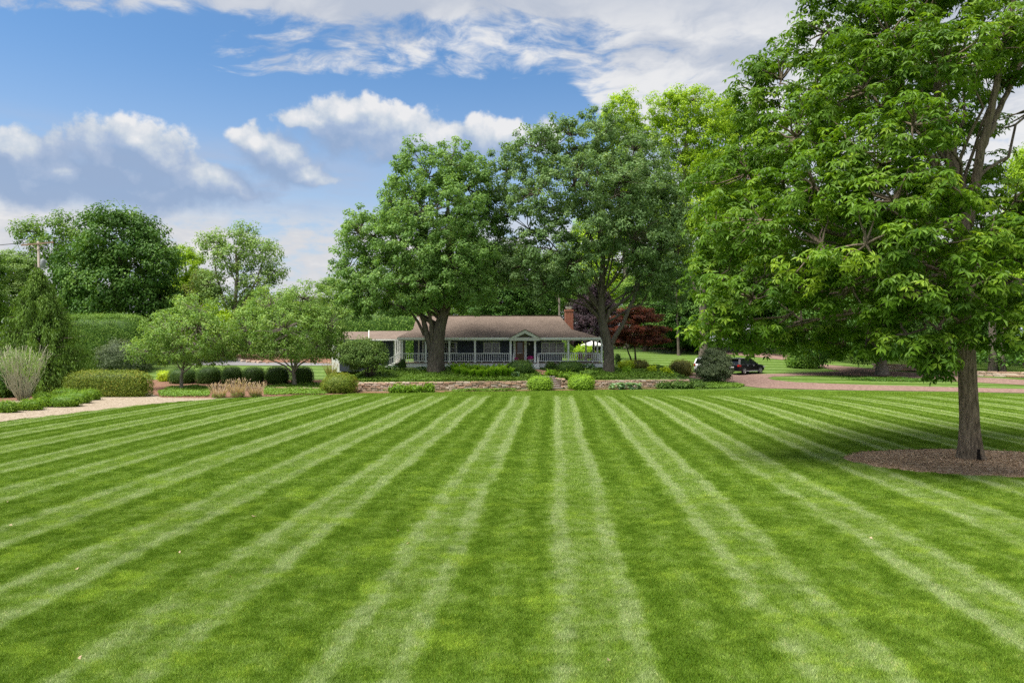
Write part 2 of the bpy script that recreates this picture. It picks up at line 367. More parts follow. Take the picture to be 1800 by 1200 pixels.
def poly_sheet(name, pts, mat, off, grid=1.0, kind='structure', pix=True, smooth=True, rough=0.0):
    """a sheet on the terrain bounded by an outline (photo pixels or metres)"""
    P = [hit(*p)[:2] for p in pts] if pix else [tuple(p) for p in pts]
    # finer outline
    Q = []
    for i in range(len(P)):
        a, b = Vector(P[i]), Vector(P[(i+1) % len(P)]); n = max(1, int((b-a).length/grid))
        Q += [a.lerp(b, j/n) for j in range(n)]
    if rough: Q = [q + Vector((random.uniform(-rough, rough), random.uniform(-rough, rough))) for q in Q]
    n = len(Q); xs = [q.x for q in Q]; ys = [q.y for q in Q]
    pts2 = list(Q); gx = np.arange(min(xs), max(xs), grid); gy = np.arange(min(ys), max(ys), grid)
    arr = np.array([(q.x, q.y) for q in Q])
    G = np.array([(x, y) for x in gx for y in gy])
    ins = inside(G, arr)
    pts2 += [Vector((x+random.uniform(-.1, .1)*grid, y+random.uniform(-.1, .1)*grid)) for x, y in G[ins]]
    r = delaunay_2d_cdt(pts2, [(i, (i+1) % n) for i in range(n)], [list(range(n))], 1, 1e-5)
    V = [(v.x, v.y) for v in r[0]]; Z = terr([v[0] for v in V], [v[1] for v in V]) + off
    me = bpy.data.meshes.new(name); me.from_pydata([(v[0], v[1], z) for v, z in zip(V, Z)], [], [f for f in r[2]]); me.update()
    me.polygons.foreach_set('use_smooth', [smooth]*len(me.polygons)); me.materials.append(mat)
    o = link(name, me); tag(o, kind=kind); o['outline'] = 1; del o['outline']
    return o, arr
def inside(P, poly):
    P = np.asarray(P); x, y = P[:, 0], P[:, 1]; c = np.zeros(len(P), bool); n = len(poly)
    for i in range(n):
        x0, y0 = poly[i]; x1, y1 = poly[(i+1) % n]
        if y0 == y1: continue
        c ^= ((y0 > y) != (y1 > y)) & (x < (x1-x0)*(y-y0)/(y1-y0)+x0)
    return c

# ---------------------------------------------------------------- ground
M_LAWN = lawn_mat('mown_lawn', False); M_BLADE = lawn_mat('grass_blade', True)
def ground():
    xs = np.unique(np.concatenate([np.linspace(-900, -60, 22), np.linspace(-60, 60, 201), np.linspace(60, 900, 22), [STEP_X[0]-.13, STEP_X[0], STEP_X[1], STEP_X[1]+.13]]))
    ys = np.unique(np.concatenate([np.linspace(-60, 55, 40), np.linspace(55, 80, 201), np.linspace(80, 140, 61), np.linspace(140, 400, 27), [700, 1400]]))
    X, Y = np.meshgrid(xs, ys); V = np.stack([X.ravel(), Y.ravel(), terr(X.ravel(), Y.ravel())], 1)
    n = len(xs); i = np.arange(len(ys)-1)[:, None]*n + np.arange(n-1)[None]; i = i.ravel()
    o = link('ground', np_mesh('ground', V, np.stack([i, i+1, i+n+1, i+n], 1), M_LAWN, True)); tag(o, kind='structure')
ground()
def ground_mat(name, c, c2, c3, scale, bump=0.6, s2=0.5):
    m, k, b = new_mat(name); pos = k.n.new('ShaderNodeNewGeometry').outputs['Position']
    v = k.n.new('ShaderNodeTexVoronoi'); v.inputs['Scale'].default_value = scale; k.l.new(pos, v.inputs['Vector'])
    h = k.sep(v.outputs['Color'])[0]
    col = k.ramp(h, [(0.0, c), (0.5, c2), (1.0, c3)])
    col = k.mix(k.step(k.noise(pos, s2, 4, 0.6), 0.4, 0.7, 0.0, 0.5), col, c2)
    k.put(b.inputs['Base Color'], col); b.inputs['Roughness'].default_value = 0.95; b.inputs['Specular IOR Level'].default_value = 0.1
    n = k.n.new('ShaderNodeBump'); n.inputs['Strength'].default_value = bump; n.inputs['Distance'].default_value = 0.03
    k.l.new(k.m('SUBTRACT', 1.0, v.outputs['Distance']), n.inputs['Height']); k.l.new(n.outputs[0], b.inputs['Normal'])
    return m
M_MULCH = ground_mat('mulch', (.17, .11, .062), (.35, .235, .145), (.55, .42, .30), 14)
M_SOIL = ground_mat('bed_mulch', (.10, .052, .034), (.16, .088, .058), (.22, .13, .09), 9)
M_GRAVEL = ground_mat('path_gravel', (.15, .118, .082), (.24, .195, .142), (.36, .31, .25), 12)
M_DRIVE = ground_mat('driveway_gravel', (.130, .082, .066), (.183, .118, .097), (.26, .175, .146), 7, 0.4, 0.5)
M_COURT = ground_mat('court_asphalt', (.14, .135, .14), (.17, .167, .172), (.20, .197, .203), 30, 0.2)

T0 = hit(1706, 806)                                    # foot of the big tree
ring = [(T0[0]-0.1 + 4.75*math.cos(a)*(1+.03*math.sin(3*a)), T0[1]-0.75 + 2.95*math.sin(a)*(1+.03*math.cos(5*a))) for a in np.linspace(0, 2*math.pi, 72, endpoint=False)]
o, RING = poly_sheet('mulch_ring', ring, M_MULCH, 0.012, 0.5, pix=False, rough=0.05)
PATH_PX = [(-120,756),(0,741.5),(120,727.5),(240,713),(300,707.5),(372,702.3),(384,699.5),(374,696),(300,691),(275,685),(268,672),(258,672),(262,690),(240,697),(150,697),(60,702),(0,706),(-140,712)]
o, PATH = poly_sheet('gravel_path', PATH_PX, M_GRAVEL, 0.015, 0.8, rough=0.06)
DRIVE_PX = [(1212,655),(1300,658),(1345,657.5),(1420,655.5),(1480,652.5),(1440,646),(1390,634),(1325,627),(1200,615.5),(1080,611.5),(1080,608),(1200,611.5),(1325,619),(1390,625),(1450,641),(1500,645),(1560,652),
   (1660,659),(1800,668),(1960,678),(1960,686),(1800,677),(1660,669),(1560,662),(1480,660),(1400,660.5),(1360,662),(1348,664.5),(1360,668),(1400,672),(1500,676),(1650,680),(1800,684),(1960,688.5),
   (1960,697),(1800,691),(1650,688),(1500,686),(1400,684),(1340,682),(1290,676),(1250,668),(1212,664)]
o, DRIVE = poly_sheet('driveway', DRIVE_PX, M_DRIVE, 0.03, 1.0, rough=0.05)
poly_sheet('sport_court', [(335,641.5),(350,632),(372,625.5),(398,624.5),(418,633),(440,637),(520,638),(590,639),(590,642.5),(470,642.5)], M_COURT, 0.03, 1.0)
poly_sheet('mulch_slope', [(398,624.3),(440,622),(520,622),(585,626),(588,638.5),(520,637.5),(442,636.5),(420,632.5)], M_SOIL, 0.03, 1.0)
poly_sheet('bed_soil', [(600,692.6),(628,692.2),(700,690.4),(800,688.8),(900,687.2),(975,686.2),(975,684.6),(900,685.6),(760,687),(628,688.4)], M_SOIL, 0.02, 0.6, rough=0.06)
poly_sheet('bed_soil', [(975,686.3),(1060,684.6),(1120,683.7),(1230,682.6),(1230,681),(1120,682.3),(1045,683),(975,684.7)], M_SOIL, 0.02, 0.6, rough=0.06)
poly_sheet('bed_soil', [(262,691),(285,699),(380,700),(470,697),(600,693),(640,676),(585,668),(420,668),(300,667),(240,668)], M_SOIL, 0.02, 1.0, rough=0.06)
poly_sheet('conifer_bed', [(-140,712),(0,706),(60,702),(130,697),(130,680),(0,680),(-160,680)], M_SOIL, 0.02, 1.0, rough=0.06)
poly_sheet('island_bed', [(1512,663.6),(1550,664.6),(1590,666.2),(1612,668),(1585,669),(1545,668.4),(1515,666.4)], M_SOIL, 0.035, 0.8, rough=0.1)
BRICK_W = paint('walk_brick', (.42, .22, .15), 0.85, 0.25, 6, 0.3)
poly_sheet('brick_walk', [(939,650.5),(947,649.8),(966,653),(966,654.6),(983,661),(961,661.5),(949,657)], BRICK_W, 0.03, 0.4)

# grass blades over the lawn, laid as patches through geometry nodes
def blade_patch(name, size, n, h, w, seed):
    r = np.random.default_rng(seed)
    P = np.zeros((n, 3)); P[:, :2] = r.uniform(-size/2*1.04, size/2*1.04, (n, 2))
    a = r.uniform(0, 2*np.pi, n); H = h*r.uniform(.55, 1.15, n); lean = r.uniform(0.1, 0.9, n)*H; la = r.uniform(0, 2*np.pi, n)
    B = np.stack([np.cos(a), np.sin(a), np.zeros(n)], 1)*(w*r.uniform(.6, 1.2, n)/2)[:, None]
    T = P + np.stack([np.cos(la)*lean, np.sin(la)*lean, H], 1)
    Mid = P + np.stack([np.cos(la)*lean*.35, np.sin(la)*lean*.35, H*.6], 1)
    V = np.stack([P-B, P+B, Mid+B*.8, T, Mid-B*.8], 1).reshape(-1, 3); i = np.arange(n)[:, None]*5
    t = np.clip(r.normal(.5, .2, n), 0, .94); t[r.random(n) < .02] = 1.0
    F = np.concatenate([i+np.array([0, 1, 2, 4]), np.concatenate([i+np.array([4, 2, 3, 3])], 0)], 0)
    me = bpy.data.meshes.new(name)
    fl = [tuple(q) for q in (i+np.array([0, 1, 2, 3, 4]))]
    me.from_pydata(V.tolist(), [], fl); at_ = me.attributes.new('tint', 'FLOAT', 'POINT'); at_.data.foreach_set('value', np.repeat(t, 5).astype(np.float32))
    me.materials.append(M_BLADE); me.update()
    return bpy.data.objects.new(name, me)                # source for the scatter only
def grass():
    lods = [(0.6, 2600, .050, .0065, 6.0, 19.0), (1.2, 3600, .052, .012, 19.0, 34.0), (2.0, 3600, .056, .026, 34.0, 62.6)]
    patches = [(l[0], l[1], l[2], l[3]) for l in lods] + [(.3, 225, .052, .012), (.5, 225, .056, .026)]
    pts, lod, rot = [], [], []
    for li, (s, n, h, w, y0, y1) in enumerate(lods):
        g = np.array([(x, y) for y in np.arange(y0+s/2, y1+s/4, s) for x in np.arange(-0.78*y1-4, 0.78*y1+4, s)])
        g = g[np.abs(g[:, 0]) < 0.78*g[:, 1]+3.5]
        keep = np.ones(len(g), bool)
        for poly in (RING, PATH, DRIVE):
            c = poly.mean(0)
            for ex in (-.4, .4):
                for ey in (-.4, .4): keep &= ~inside(g + np.array([ex*s, ey*s]), poly)
        # everything left of the gravel path is planting, not lawn
        pe = np.array([hit(*p)[:2] for p in [(-300,778),(-120,756),(0,741.5),(120,727.5),(240,713),(300,707.5),(372,702.3),(460,698),(570,694.3),(628,692.2),(800,688.6),(960,686.2),(1120,683.5),(1230,682.5),(1290,684),(1340,685),(1400,686.5),(1500,688.5),(1650,690.5),(1800,693.5),(1960,699)]])
        lim = np.interp(g[:, 0], pe[:, 0], pe[:, 1], right=62.0)
        keep &= g[:, 1] + s*.15 < lim
        if li:                                           # finer patches fill the cells cut by a bed or path edge
            d_ = s/4; sub = (g[~keep][:, None, :] + np.array([(a*d_, b*d_) for a in (-1.5, -.5, .5, 1.5) for b in (-1.5, -.5, .5, 1.5)])[None]).reshape(-1, 2)
            ok = sub[:, 1] + .12 < np.interp(sub[:, 0], pe[:, 0], pe[:, 1], right=62.0)
            for poly in (RING, PATH, DRIVE): ok &= ~inside(sub, poly)
            sub = sub[ok]; pts.append(sub); lod += [3 if li == 1 else 4]*len(sub); rot += list(np.random.default_rng(li+9).integers(0, 4, len(sub))*math.pi/2)
        g = g[keep]
        pts.append(g); lod += [li]*len(g); rot += list(np.random.default_rng(li).integers(0, 4, len(g))*math.pi/2)
    G = np.concatenate(pts); V = np.concatenate([G, np.full((len(G), 1), 0.0)], 1)
    me = bpy.data.meshes.new('grass'); me.from_pydata(V.tolist(), [], [])
    a = me.attributes.new('lod', 'INT', 'POINT'); a.data.foreach_set('value', np.array(lod, np.int32))
    a = me.attributes.new('rot', 'FLOAT', 'POINT'); a.data.foreach_set('value', np.array(rot, np.float32))
    me.materials.append(M_BLADE)
    o = link('grass', me); tag(o, 'short mown grass blades covering the wide striped lawn', 'grass', kind='stuff')
    ng = bpy.data.node_groups.new('grass_scatter', 'GeometryNodeTree')
    ng.interface.new_socket('Geometry', in_out='INPUT', socket_type='NodeSocketGeometry'); ng.interface.new_socket('Geometry', in_out='OUTPUT', socket_type='NodeSocketGeometry')
    N, L = ng.nodes, ng.links; gi = N.new('NodeGroupInput'); go = N.new('NodeGroupOutput'); j = N.new('GeometryNodeJoinGeometry')
    ra = N.new('GeometryNodeInputNamedAttribute'); ra.data_type = 'FLOAT'; ra.inputs[0].default_value = 'rot'
    la = N.new('GeometryNodeInputNamedAttribute'); la.data_type = 'INT'; la.inputs[0].default_value = 'lod'
    cx = N.new('ShaderNodeCombineXYZ'); L.new(ra.outputs['Attribute'], cx.inputs[2])
    for li, (s, n, h, w) in enumerate(patches):
        src = blade_patch('grass_patch_source', s, n, h, w, 5+li)
        oi = N.new('GeometryNodeObjectInfo'); oi.inputs[0].default_value = src
        ip = N.new('GeometryNodeInstanceOnPoints'); cmp_ = N.new('FunctionNodeCompare'); cmp_.data_type = 'INT'; cmp_.operation = 'EQUAL'
        L.new(la.outputs['Attribute'], cmp_.inputs[2]); cmp_.inputs[3].default_value = li
        L.new(gi.outputs[0], ip.inputs['Points']); L.new(oi.outputs['Geometry'], ip.inputs['Instance']); L.new(cx.outputs[0], ip.inputs['Rotation'])
        L.new(cmp_.outputs[0], ip.inputs['Selection']); L.new(ip.outputs[0], j.inputs[0])
    L.new(j.outputs[0], go.inputs[0])
    md = o.modifiers.new('scatter', 'NODES'); md.node_group = ng
grass()

# ---------------------------------------------------------------- house
WHITE = paint('white_trim', (.82, .82, .79), 0.55, 0.06, 2)
NAVY = paint('navy_siding', (.044, .054, .074), 0.6, 0.15, 2, 0.0)
CREAM = paint('pale_trim', (.60, .61, .54), 0.55, 0.06, 2)
WOOD = paint('door_wood', (.20, .11, .06), 0.5, 0.25, 5, stretch=(8, 8, .6))
OLIVE = paint('pediment_board', (.12, .105, .065), 0.8, 0.15, 4)
DECK = paint('porch_deck', (.33, .26, .21), 0.8, 0.15, 4)
STONE_STEP = paint('step_stone', (.36, .30, .25), 0.9, 0.3, 5, 0.4, 12)
BLACK = paint('black_iron', (.012, .012, .014), 0.5, 0.1)
COPPER = paint('copper_flashing', (.50, .26, .13), 0.45, 0.15, 4, metal=0.6)
def shingle_mat(name, c, c2, c3):
    m, k, b = new_mat(name); pos = k.n.new('ShaderNodeTexCoord').outputs['Object']
    br = k.n.new('ShaderNodeTexBrick'); br.inputs['Scale'].default_value = 1.0; br.offset = 0.5
    br.inputs['Brick Width'].default_value = 0.34; br.inputs['Row Height'].default_value = 0.15; br.inputs['Mortar Size'].default_value = 0.012
    br.inputs['Color1'].default_value = (*c, 1); br.inputs['Color2'].default_value = (*c2, 1); br.inputs['Mortar'].default_value = tuple(x*.55 for x in c)+(1,)
    x, y, z = k.sep(pos)[0:3]
    k.l.new(k.xyz(x, k.m('MULTIPLY', k.m('SUBTRACT', z, k.m('MULTIPLY', y, -0.6)), 1.15), 0.0), br.inputs['Vector'])
    col = k.mix(k.step(k.noise(pos, 7.0, 4, .7), .45, .65, 0, .7), br.outputs['Color'], c3)
    col = k.mix(1.0, col, k.ramp(k.noise(pos, 0.6, 4, .6), [(0.3, .86), (.7, 1.12)]), 'MULTIPLY')
    k.put(b.inputs['Base Color'], col); b.inputs['Roughness'].default_value = 0.95; b.inputs['Specular IOR Level'].default_value = 0.1
    n = k.n.new('ShaderNodeBump'); n.inputs['Strength'].default_value = 0.5; n.inputs['Distance'].default_value = 0.02
    k.l.new(br.outputs['Fac'], n.inputs['Height']); n.invert = True; k.l.new(n.outputs[0], b.inputs['Normal'])
    return m
ROOF = shingle_mat('roof_shingle', (.160, .122, .098), (.212, .165, .135), (.128, .098, .08))
def brick_mat(name):
    m, k, b = new_mat(name); pos = k.n.new('ShaderNodeTexCoord').outputs['Object']
    x, y, z = k.sep(pos)[0:3]
    br = k.n.new('ShaderNodeTexBrick'); br.inputs['Scale'].default_value = 1.0
    br.inputs['Brick Width'].default_value = 0.22; br.inputs['Row Height'].default_value = 0.075; br.inputs['Mortar Size'].default_value = 0.008
    br.inputs['Color1'].default_value = (.33, .095, .05, 1); br.inputs['Color2'].default_value = (.40, .13, .07, 1); br.inputs['Mortar'].default_value = (.32, .22, .18, 1)
    k.l.new(k.xyz(k.m('ADD', x, y), z, 0.0), br.inputs['Vector']); k.put(b.inputs['Base Color'], br.outputs['Color']); b.inputs['Roughness'].default_value = .9
    return m
BRICK = brick_mat('chimney_brick')
def glass_mat():
    m, k, b = new_mat('window_glass'); b.inputs['Base Color'].default_value = (.012, .016, .016, 1); b.inputs['Roughness'].default_value = 0.05
    b.inputs['Specular IOR Level'].default_value = 0.6; return m
GLASS = glass_mat()

HY = 70.0                                               # porch front (posts)
WY = 72.1                                               # front wall
ZF, ZB = 2.24, 4.52                                     # porch floor, underside of the beam
ZE = 4.80                                               # gutter top
def X(px, Y=HY): return (px-CX)/FPX*Y
house = thing('house', (0, 74, 1.7), 'low brown-roofed house with dark navy walls and long white railed porch', 'house')
H0 = Vector((0, 74, 1.7))
def hb(mb, name, mat, parent=house, smooth=False):
    o = mb.build(name, mat, parent, smooth=smooth)
    o.location = -H0 if parent is house else (0, 0, 0)
    return o
# walls
XL, XR = X(722), X(987, WY)
hb(MB().box(XL, XR, WY, 80.0, 1.5, 5.5), 'wall', NAVY)
hb(MB().box(X(600, 74), X(694, 73.2), 73.2, 80.6, 1.2, 4.62), 'wing_wall', NAVY)
hb(MB().box(X(583, 76), X(600, 76)-.01, 76, 81, 1.0, 4.3), 'garage_wall', WHITE)
hb(MB().box(X(692, 73.1), X(695.5, 73.1), 73.12, 73.19, 1.3, 4.55), 'corner_board', WHITE)
# main roof: upper slopes and shallower porch roof
RZ, RY = 7.25, 76.0; KY, KZ = 72.3, 5.68
rl, rr = X(733, RY), X(984, RY); kl, kr = X(726, KY), X(1005, KY); el, er = X(698, 69.6), X(1056, 69.6)
hb(MB().slab([(rl, RY, RZ), (kl, KY, KZ), (kr, KY, KZ), (rr, RY, RZ)], .12), 'roof_slope', ROOF)
hb(MB().slab([(rr, RY, RZ), (kr, KY, KZ), (kr, 79.7, KZ)], .12), 'roof_hip', ROOF)
hb(MB().slab([(rl, RY, RZ), (rr, RY, RZ), (kr, 79.7, KZ), (kl, 79.7, KZ)], .12), 'roof_slope', ROOF)
pr = hb(MB().slab([(kl, KY, KZ+.004), (el, 69.6, ZE+.01), (er, 69.6, ZE+.01), (kr, KY, KZ+.004)], .1), 'porch_roof', ROOF)
hb(MB().slab([(kr, KY, KZ+.002), (er, 69.6, ZE+.008), (er, 80.4, ZE+.008), (kr, 79.7, KZ+.002)], .1), 'porch_roof', ROOF)
hb(MB().slab([(kl, KY, KZ), (kl-.01, 79.7, KZ), (el, 79.7, ZE), (el, 69.6, ZE+.006)], .1), 'porch_roof', ROOF)
gx = X(735.5, 75.2)
ge = hb(MB().prism([(gx-.42, 5.55), (gx+.42, 5.55), (gx, 7.0)], 1, 74.9, 75.4), 'gable_end', paint('gable_siding', (.34, .38, .47), .7, .1, 3))
hb(MB().beam((gx-.47, 74.85, 5.5), (gx, 74.85, 7.08), .05, .10).beam((gx+.47, 74.85, 5.5), (gx, 74.85, 7.08), .05, .10), 'rake_board', WHITE, ge).location = (0, 0, 0)
# ridge cap
hb(MB().beam((rl, RY, RZ+.01), (rr, RY, RZ+.01), .3, .06), 'ridge_cap', ROOF)
# wing roofs
wz = 5.62
hb(MB().slab([(X(649, 79.5), 79.5, wz), (X(649, 72.4), 72.4, 4.66), (X(704, 72.4), 72.4, 4.66), (X(737, 79.5), 79.5, wz)], .1), 'wing_roof', ROOF)
hb(MB().beam((X(649, 79.5)-.04, 79.5, wz-.02), (X(649, 72.4)-.04, 72.4, 4.64), .06, .2), 'wing_rake', WHITE)
hb(MB().slab([(X(604, 80), 80, 5.55), (X(583, 74.6), 74.6, 4.25), (X(649, 74.6), 74.6, 4.25), (X(648, 80), 80, 5.55)], .1), 'garage_roof', ROOF)
hb(MB().box(X(649, 72.3), X(704, 72.3), 72.26, 72.4, 4.5, 4.65), 'wing_gutter', WHITE)
# gutter, fascia, beam, ceiling
hb(MB().box(el, er, 69.48, 69.60, ZE-.20, ZE), 'gutter', WHITE)
hb(MB().box(el+.1, er-.1, 69.62, 69.72, ZE-.30, ZE-.06), 'fascia', CREAM)
hb(MB().box(X(705), X(1060), HY-.07, HY+.09, ZB, ZB+.10), 'porch_beam', WHITE)
hb(MB().box(er-.16, er-.02, 69.74, 79.0, ZB, ZB+.28), 'porch_beam', WHITE)
hb(MB().box(el+.2, er-.2, 69.75, WY, ZB+.12, ZB+.18), 'porch_ceiling', CREAM)
# floor and skirt
PXR = X(1060)
hb(MB().box(X(705), PXR, HY-.08, WY, ZF-.10, ZF), 'porch_floor', DECK)
hb(MB().box(XR+.01, PXR, WY, 77.5, ZF-.10, ZF-.003), 'porch_floor', DECK)
hb(MB().box(X(705)+.02, PXR-.03, HY-.05, HY-.02, ZF-.48, ZF-.12), 'skirt_board', WHITE)
hb(MB().box(PXR-.06, PXR-.03, HY, 77.4, ZF-.48, ZF-.12), 'skirt_board', WHITE)
hb(MB().box(X(705)+.1, PXR-.2, HY+.05, HY+.1, 1.3, ZF-.13), 'underfloor_shade_panel', BLACK)  # black panel stands in for the shade under the porch floor
# posts
def post(x, y=HY, w=.17, z0=ZF, z1=ZB):
    h = w/2
    return hb(MB().box(x-h, x+h, y-h, y+h, z0, z1).box(x-h-.03, x+h+.03, y-h-.03, y+h+.03, z0, z0+.14).box(x-h-.03, x+h+.03, y-h-.03, y+h+.03, z1-.12, z1-.002), 'porch_post', WHITE)
posts = [707, 748.5, 790, 835, 897.5, 940.5, 999, 1057.5]
for p in posts: post(X(p), w=.20 if p in (897.5, 940.5) else .18)
for p, yy in ((1030, 77.2), (1044, 77.2)): post(X(p, yy), yy)
post(X(1057.5), 73.5); post(X(1057.5), 77.2)
# railings with balusters
bal = MB().box(-.022, .022, -.022, .022, 0, .70).mesh('baluster', WHITE)
def railing(x0, x1, y=HY):
    r = hb(MB().box(x0, x1, y-.05, y+.05, ZF+.90, ZF+.97).box(x0, x1, y-.035, y+.035, ZF+.13, ZF+.19), 'railing', WHITE)
    n = int((x1-x0)/.21)
    for i in range(n):
        link('baluster', bal, r, (x0+(i+.5)*(x1-x0)/n, y, ZF+.19))
    k = max(1, int((x1-x0)/1.1))
    for i in range(k): link('rail_foot', RFOOT, r, (x0+(i+.5)*(x1-x0)/k, y, ZF))
RFOOT = MB().box(-.04, .04, -.03, .03, 0, .13).mesh('rail_foot', WHITE)
for a, b in ((707, 748.5), (748.5, 790), (790, 835), (835, 897.5), (945, 999), (999, 1057.5)):
    railing(X(a)+.1, X(b)-.1)
# side railing on the east end (runs back)
sr = hb(MB().box(PXR-.16, PXR-.08, HY+.1, 77, ZF+.90, ZF+.97).box(PXR-.15, PXR-.09, HY+.1, 77, ZF+.13, ZF+.19), 'railing', WHITE)
for i in range(30): link('baluster', bal, sr, (PXR-.12, HY+.25+i*.225, ZF+.19))
# back railing seen through the open corner
br_ = hb(MB().box(XR+.3, PXR-.2, 77.15, 77.25, ZF+.90, ZF+.97), 'railing', WHITE)
for i in range(16): link('baluster', bal, br_, (XR+.4+i*.23, 77.2, ZF+.19))
# portico
pxl, pxr, pxc = X(897), X(948), X(922.5); PY = 69.25
apz = CAM_H + (600-579)/FPX*PY
pt = hb(MB().box(pxl, pxr, PY, PY+.12, ZB-.04, ZE-.02), 'portico_beam', CREAM)
hb(MB().slab([(pxl-.08, PY-.08, ZE+.02), (pxc, PY-.08, apz+.04), (pxc, 73.2, apz+.04), (pxl-.08, 70.6, ZE+.02)][::-1], .07), 'portico_roof', ROOF)
hb(MB().slab([(pxc, PY-.08, apz+.042), (pxr+.08, PY-.08, ZE+.02), (pxr+.08, 70.6, ZE+.02), (pxc, 73.2, apz+.042)][::-1], .07), 'portico_roof', ROOF)
def rake(xa, za, xb, zb, t):                            # thick sloping board
    return MB().prism([(xa, za), (xb, zb), (xb, zb-t), (xa, za-.02)], 1, PY-.02, PY+.10)
hb(MB().prism([(pxl-.02, ZE-.02), (pxc, apz-.03), (pxc, apz-.40), (pxl+.55, ZE-.02)], 1, PY-.03, PY+.09), 'rake_board', CREAM)
hb(MB().prism([(pxr+.02, ZE-.02), (pxr-.55, ZE-.02), (pxc, apz-.40), (pxc, apz-.03)], 1, PY-.032, PY+.088), 'rake_board', CREAM)
hb(MB().prism([(pxl+.3, ZE-.02), (pxr-.3, ZE-.02), (pxc, apz-.2)], 1, PY+.30, PY+.34), 'pediment', OLIVE)
hb(MB().beam((pxl-.12, PY+.9, ZE+.05), (pxc-.25, 72.2, apz-.02), .10, .03), 'copper_flashing', COPPER)
# entrance steps
for i in range(3):
    hb(MB().box(X(929), X(947.5), HY-.35-.32*(i+1), HY-.09-.32*i, 1.45, ZF-.16*(i+1)).box(X(929)-.03, X(947.5)+.03, HY-.39-.32*(i+1), HY-.09-.32*i, ZF-.16*(i+1)+.002, ZF-.16*(i+1)+.04), 'porch_step', WHITE)
for px_ in (902.5, 945.5):
    h = hb(MB().box(X(px_, 69)-.07, X(px_, 69)+.07, 68.72, 68.86, 1.5, 2.72).box(X(px_, 69)-.1, X(px_, 69)+.1, 68.69, 68.89, 2.721, 2.77).beam((X(px_, 69), 68.86, 2.62), (X(px_, HY), HY-.1, 3.15), .09, .08), 'stair_rail', WHITE)
# front door, sidelights, storm door
dr = hb(MB().box(X(906.5, WY), X(921.5, WY), WY-.06, WY-.005, ZF+.01, ZF+2.16), 'front_door', WOOD)
hb(MB().box(X(909.5, WY), X(918.5, WY), WY-.085, WY-.061, ZF+.95, ZF+2.05), 'door_glass', GLASS, dr)
hb(MB().box(X(909, WY), X(919, WY), WY-.095, WY-.061, ZF+.90, ZF+.949), 'door_rail', WHITE, dr)
hb(MB().box(X(920, WY), X(920.8, WY), WY-.12, WY-.061, ZF+.98, ZF+1.10), 'door_handle', COPPER, dr)
hb(MB().box(X(902.5, WY), X(906.4, WY), WY-.08, WY-.004, ZF, ZF+2.24).box(X(921.6, WY), X(926, WY), WY-.08, WY-.004, ZF, ZF+2.24), 'door_trim', WHITE)
sd = hb(MB().box(X(926.5, WY), X(938, WY), WY-.05, WY-.004, ZF+.02, ZF+2.16), 'storm_door', BLACK)
hb(MB().lathe([(.02, 0), (.06, .03), (.07, .2), (.02, .3)], 8, (X(930.5, WY), WY-.14, ZF+1.75)), 'wall_lantern', CREAM)
# windows
def window(p0, p1, nx, z0=ZF+1.02, z1=ZF+2.10):
    x0, x1 = X(p0, WY), X(p1, WY); t = .10
    mb = MB().box(x0, x0+t, WY-.09, WY-.004, z0, z1).box(x1-t, x1, WY-.09, WY-.004, z0, z1).box(x0+t, x1-t, WY-.09, WY-.004, z1-t, z1).box(x0-.05, x1+.05, WY-.12, WY-.004, z0-.09, z0-.001)
    w = hb(mb, 'window', CREAM)
    W = (x1-x0-2*t)/nx
    for i in range(nx):
        a = x0+t+i*W
        if i: hb(MB().box(a-.06, a+.06, WY-.088, WY-.004, z0, z1-t-.001), 'mullion', CREAM, w)
        e = .06 if i else 0; f = .06 if i < nx-1 else 0
        hb(MB().box(a+e, a+W-f, WY-.03, WY-.01, z0, z1-t-.002), 'pane', GLASS, w)
        aa, bb = a+e, a+W-f; zm = (z0+z1-t)/2
        mm = MB().box(aa, bb, WY-.07, WY-.031, zm-.03, zm+.03)
        for j in (1, 2): mm.box(aa+(bb-aa)*j/3-.012, aa+(bb-aa)*j/3+.012, WY-.05, WY-.031, z0, z1-t-.002)
        for zz in ((z0+zm)/2, (zm+z1-t)/2): mm.box(aa, bb, WY-.049, WY-.0312, zz-.012, zz+.012)
        hb(mm, 'muntin', CREAM, w)
window(850, 879, 2); window(776, 803.5, 2); window(951.5, 992, 3)
hb(MB().box(X(742.5, WY), X(744.5, WY), WY-.06, WY-.004, ZF, ZB+.1).box(X(735, WY), X(737.5, WY), WY-.06, WY-.004, ZF, ZB+.1), 'door_trim', CREAM)
# enclosed entry with white siding at the west end, sloping stair rail and steps
hb(MB().box(X(695, 71), X(703, 71), 71.0, 71.08, ZF-.5, ZF+.95), 'entry_panel', WHITE)
for p in (695.5, 699.5, 703): hb(MB().box(X(p, 71.2)-.07, X(p, 71.2)+.07, 71.12, 71.26, ZF-.4, ZB+.1), 'entry_post', WHITE)
hb(MB().box(X(694), X(706), HY+.2, 71.0, ZF-.10, ZF-.004), 'landing', DECK)
for i in range(3): hb(MB().box(X(694)-.35*(i+1), X(694)-.35*i-.005, HY-.1, HY+1.0, 1.4, ZF-.08-.17*i), 'porch_step', WHITE)
sr2 = hb(MB().beam((X(706), HY-.05, ZF+.95), (X(684), HY-.05, ZF+.42), .07, .08).beam((X(706), HY-.05, ZF+.15), (X(684), HY-.05, ZF-.36), .05, .06), 'stair_railing', WHITE)
for i in range(7):
    f = (i+.5)/7; x = X(706)+(X(684)-X(706))*f
    link('baluster', bal, sr2, (x, HY-.05, ZF+.17-.5*f))
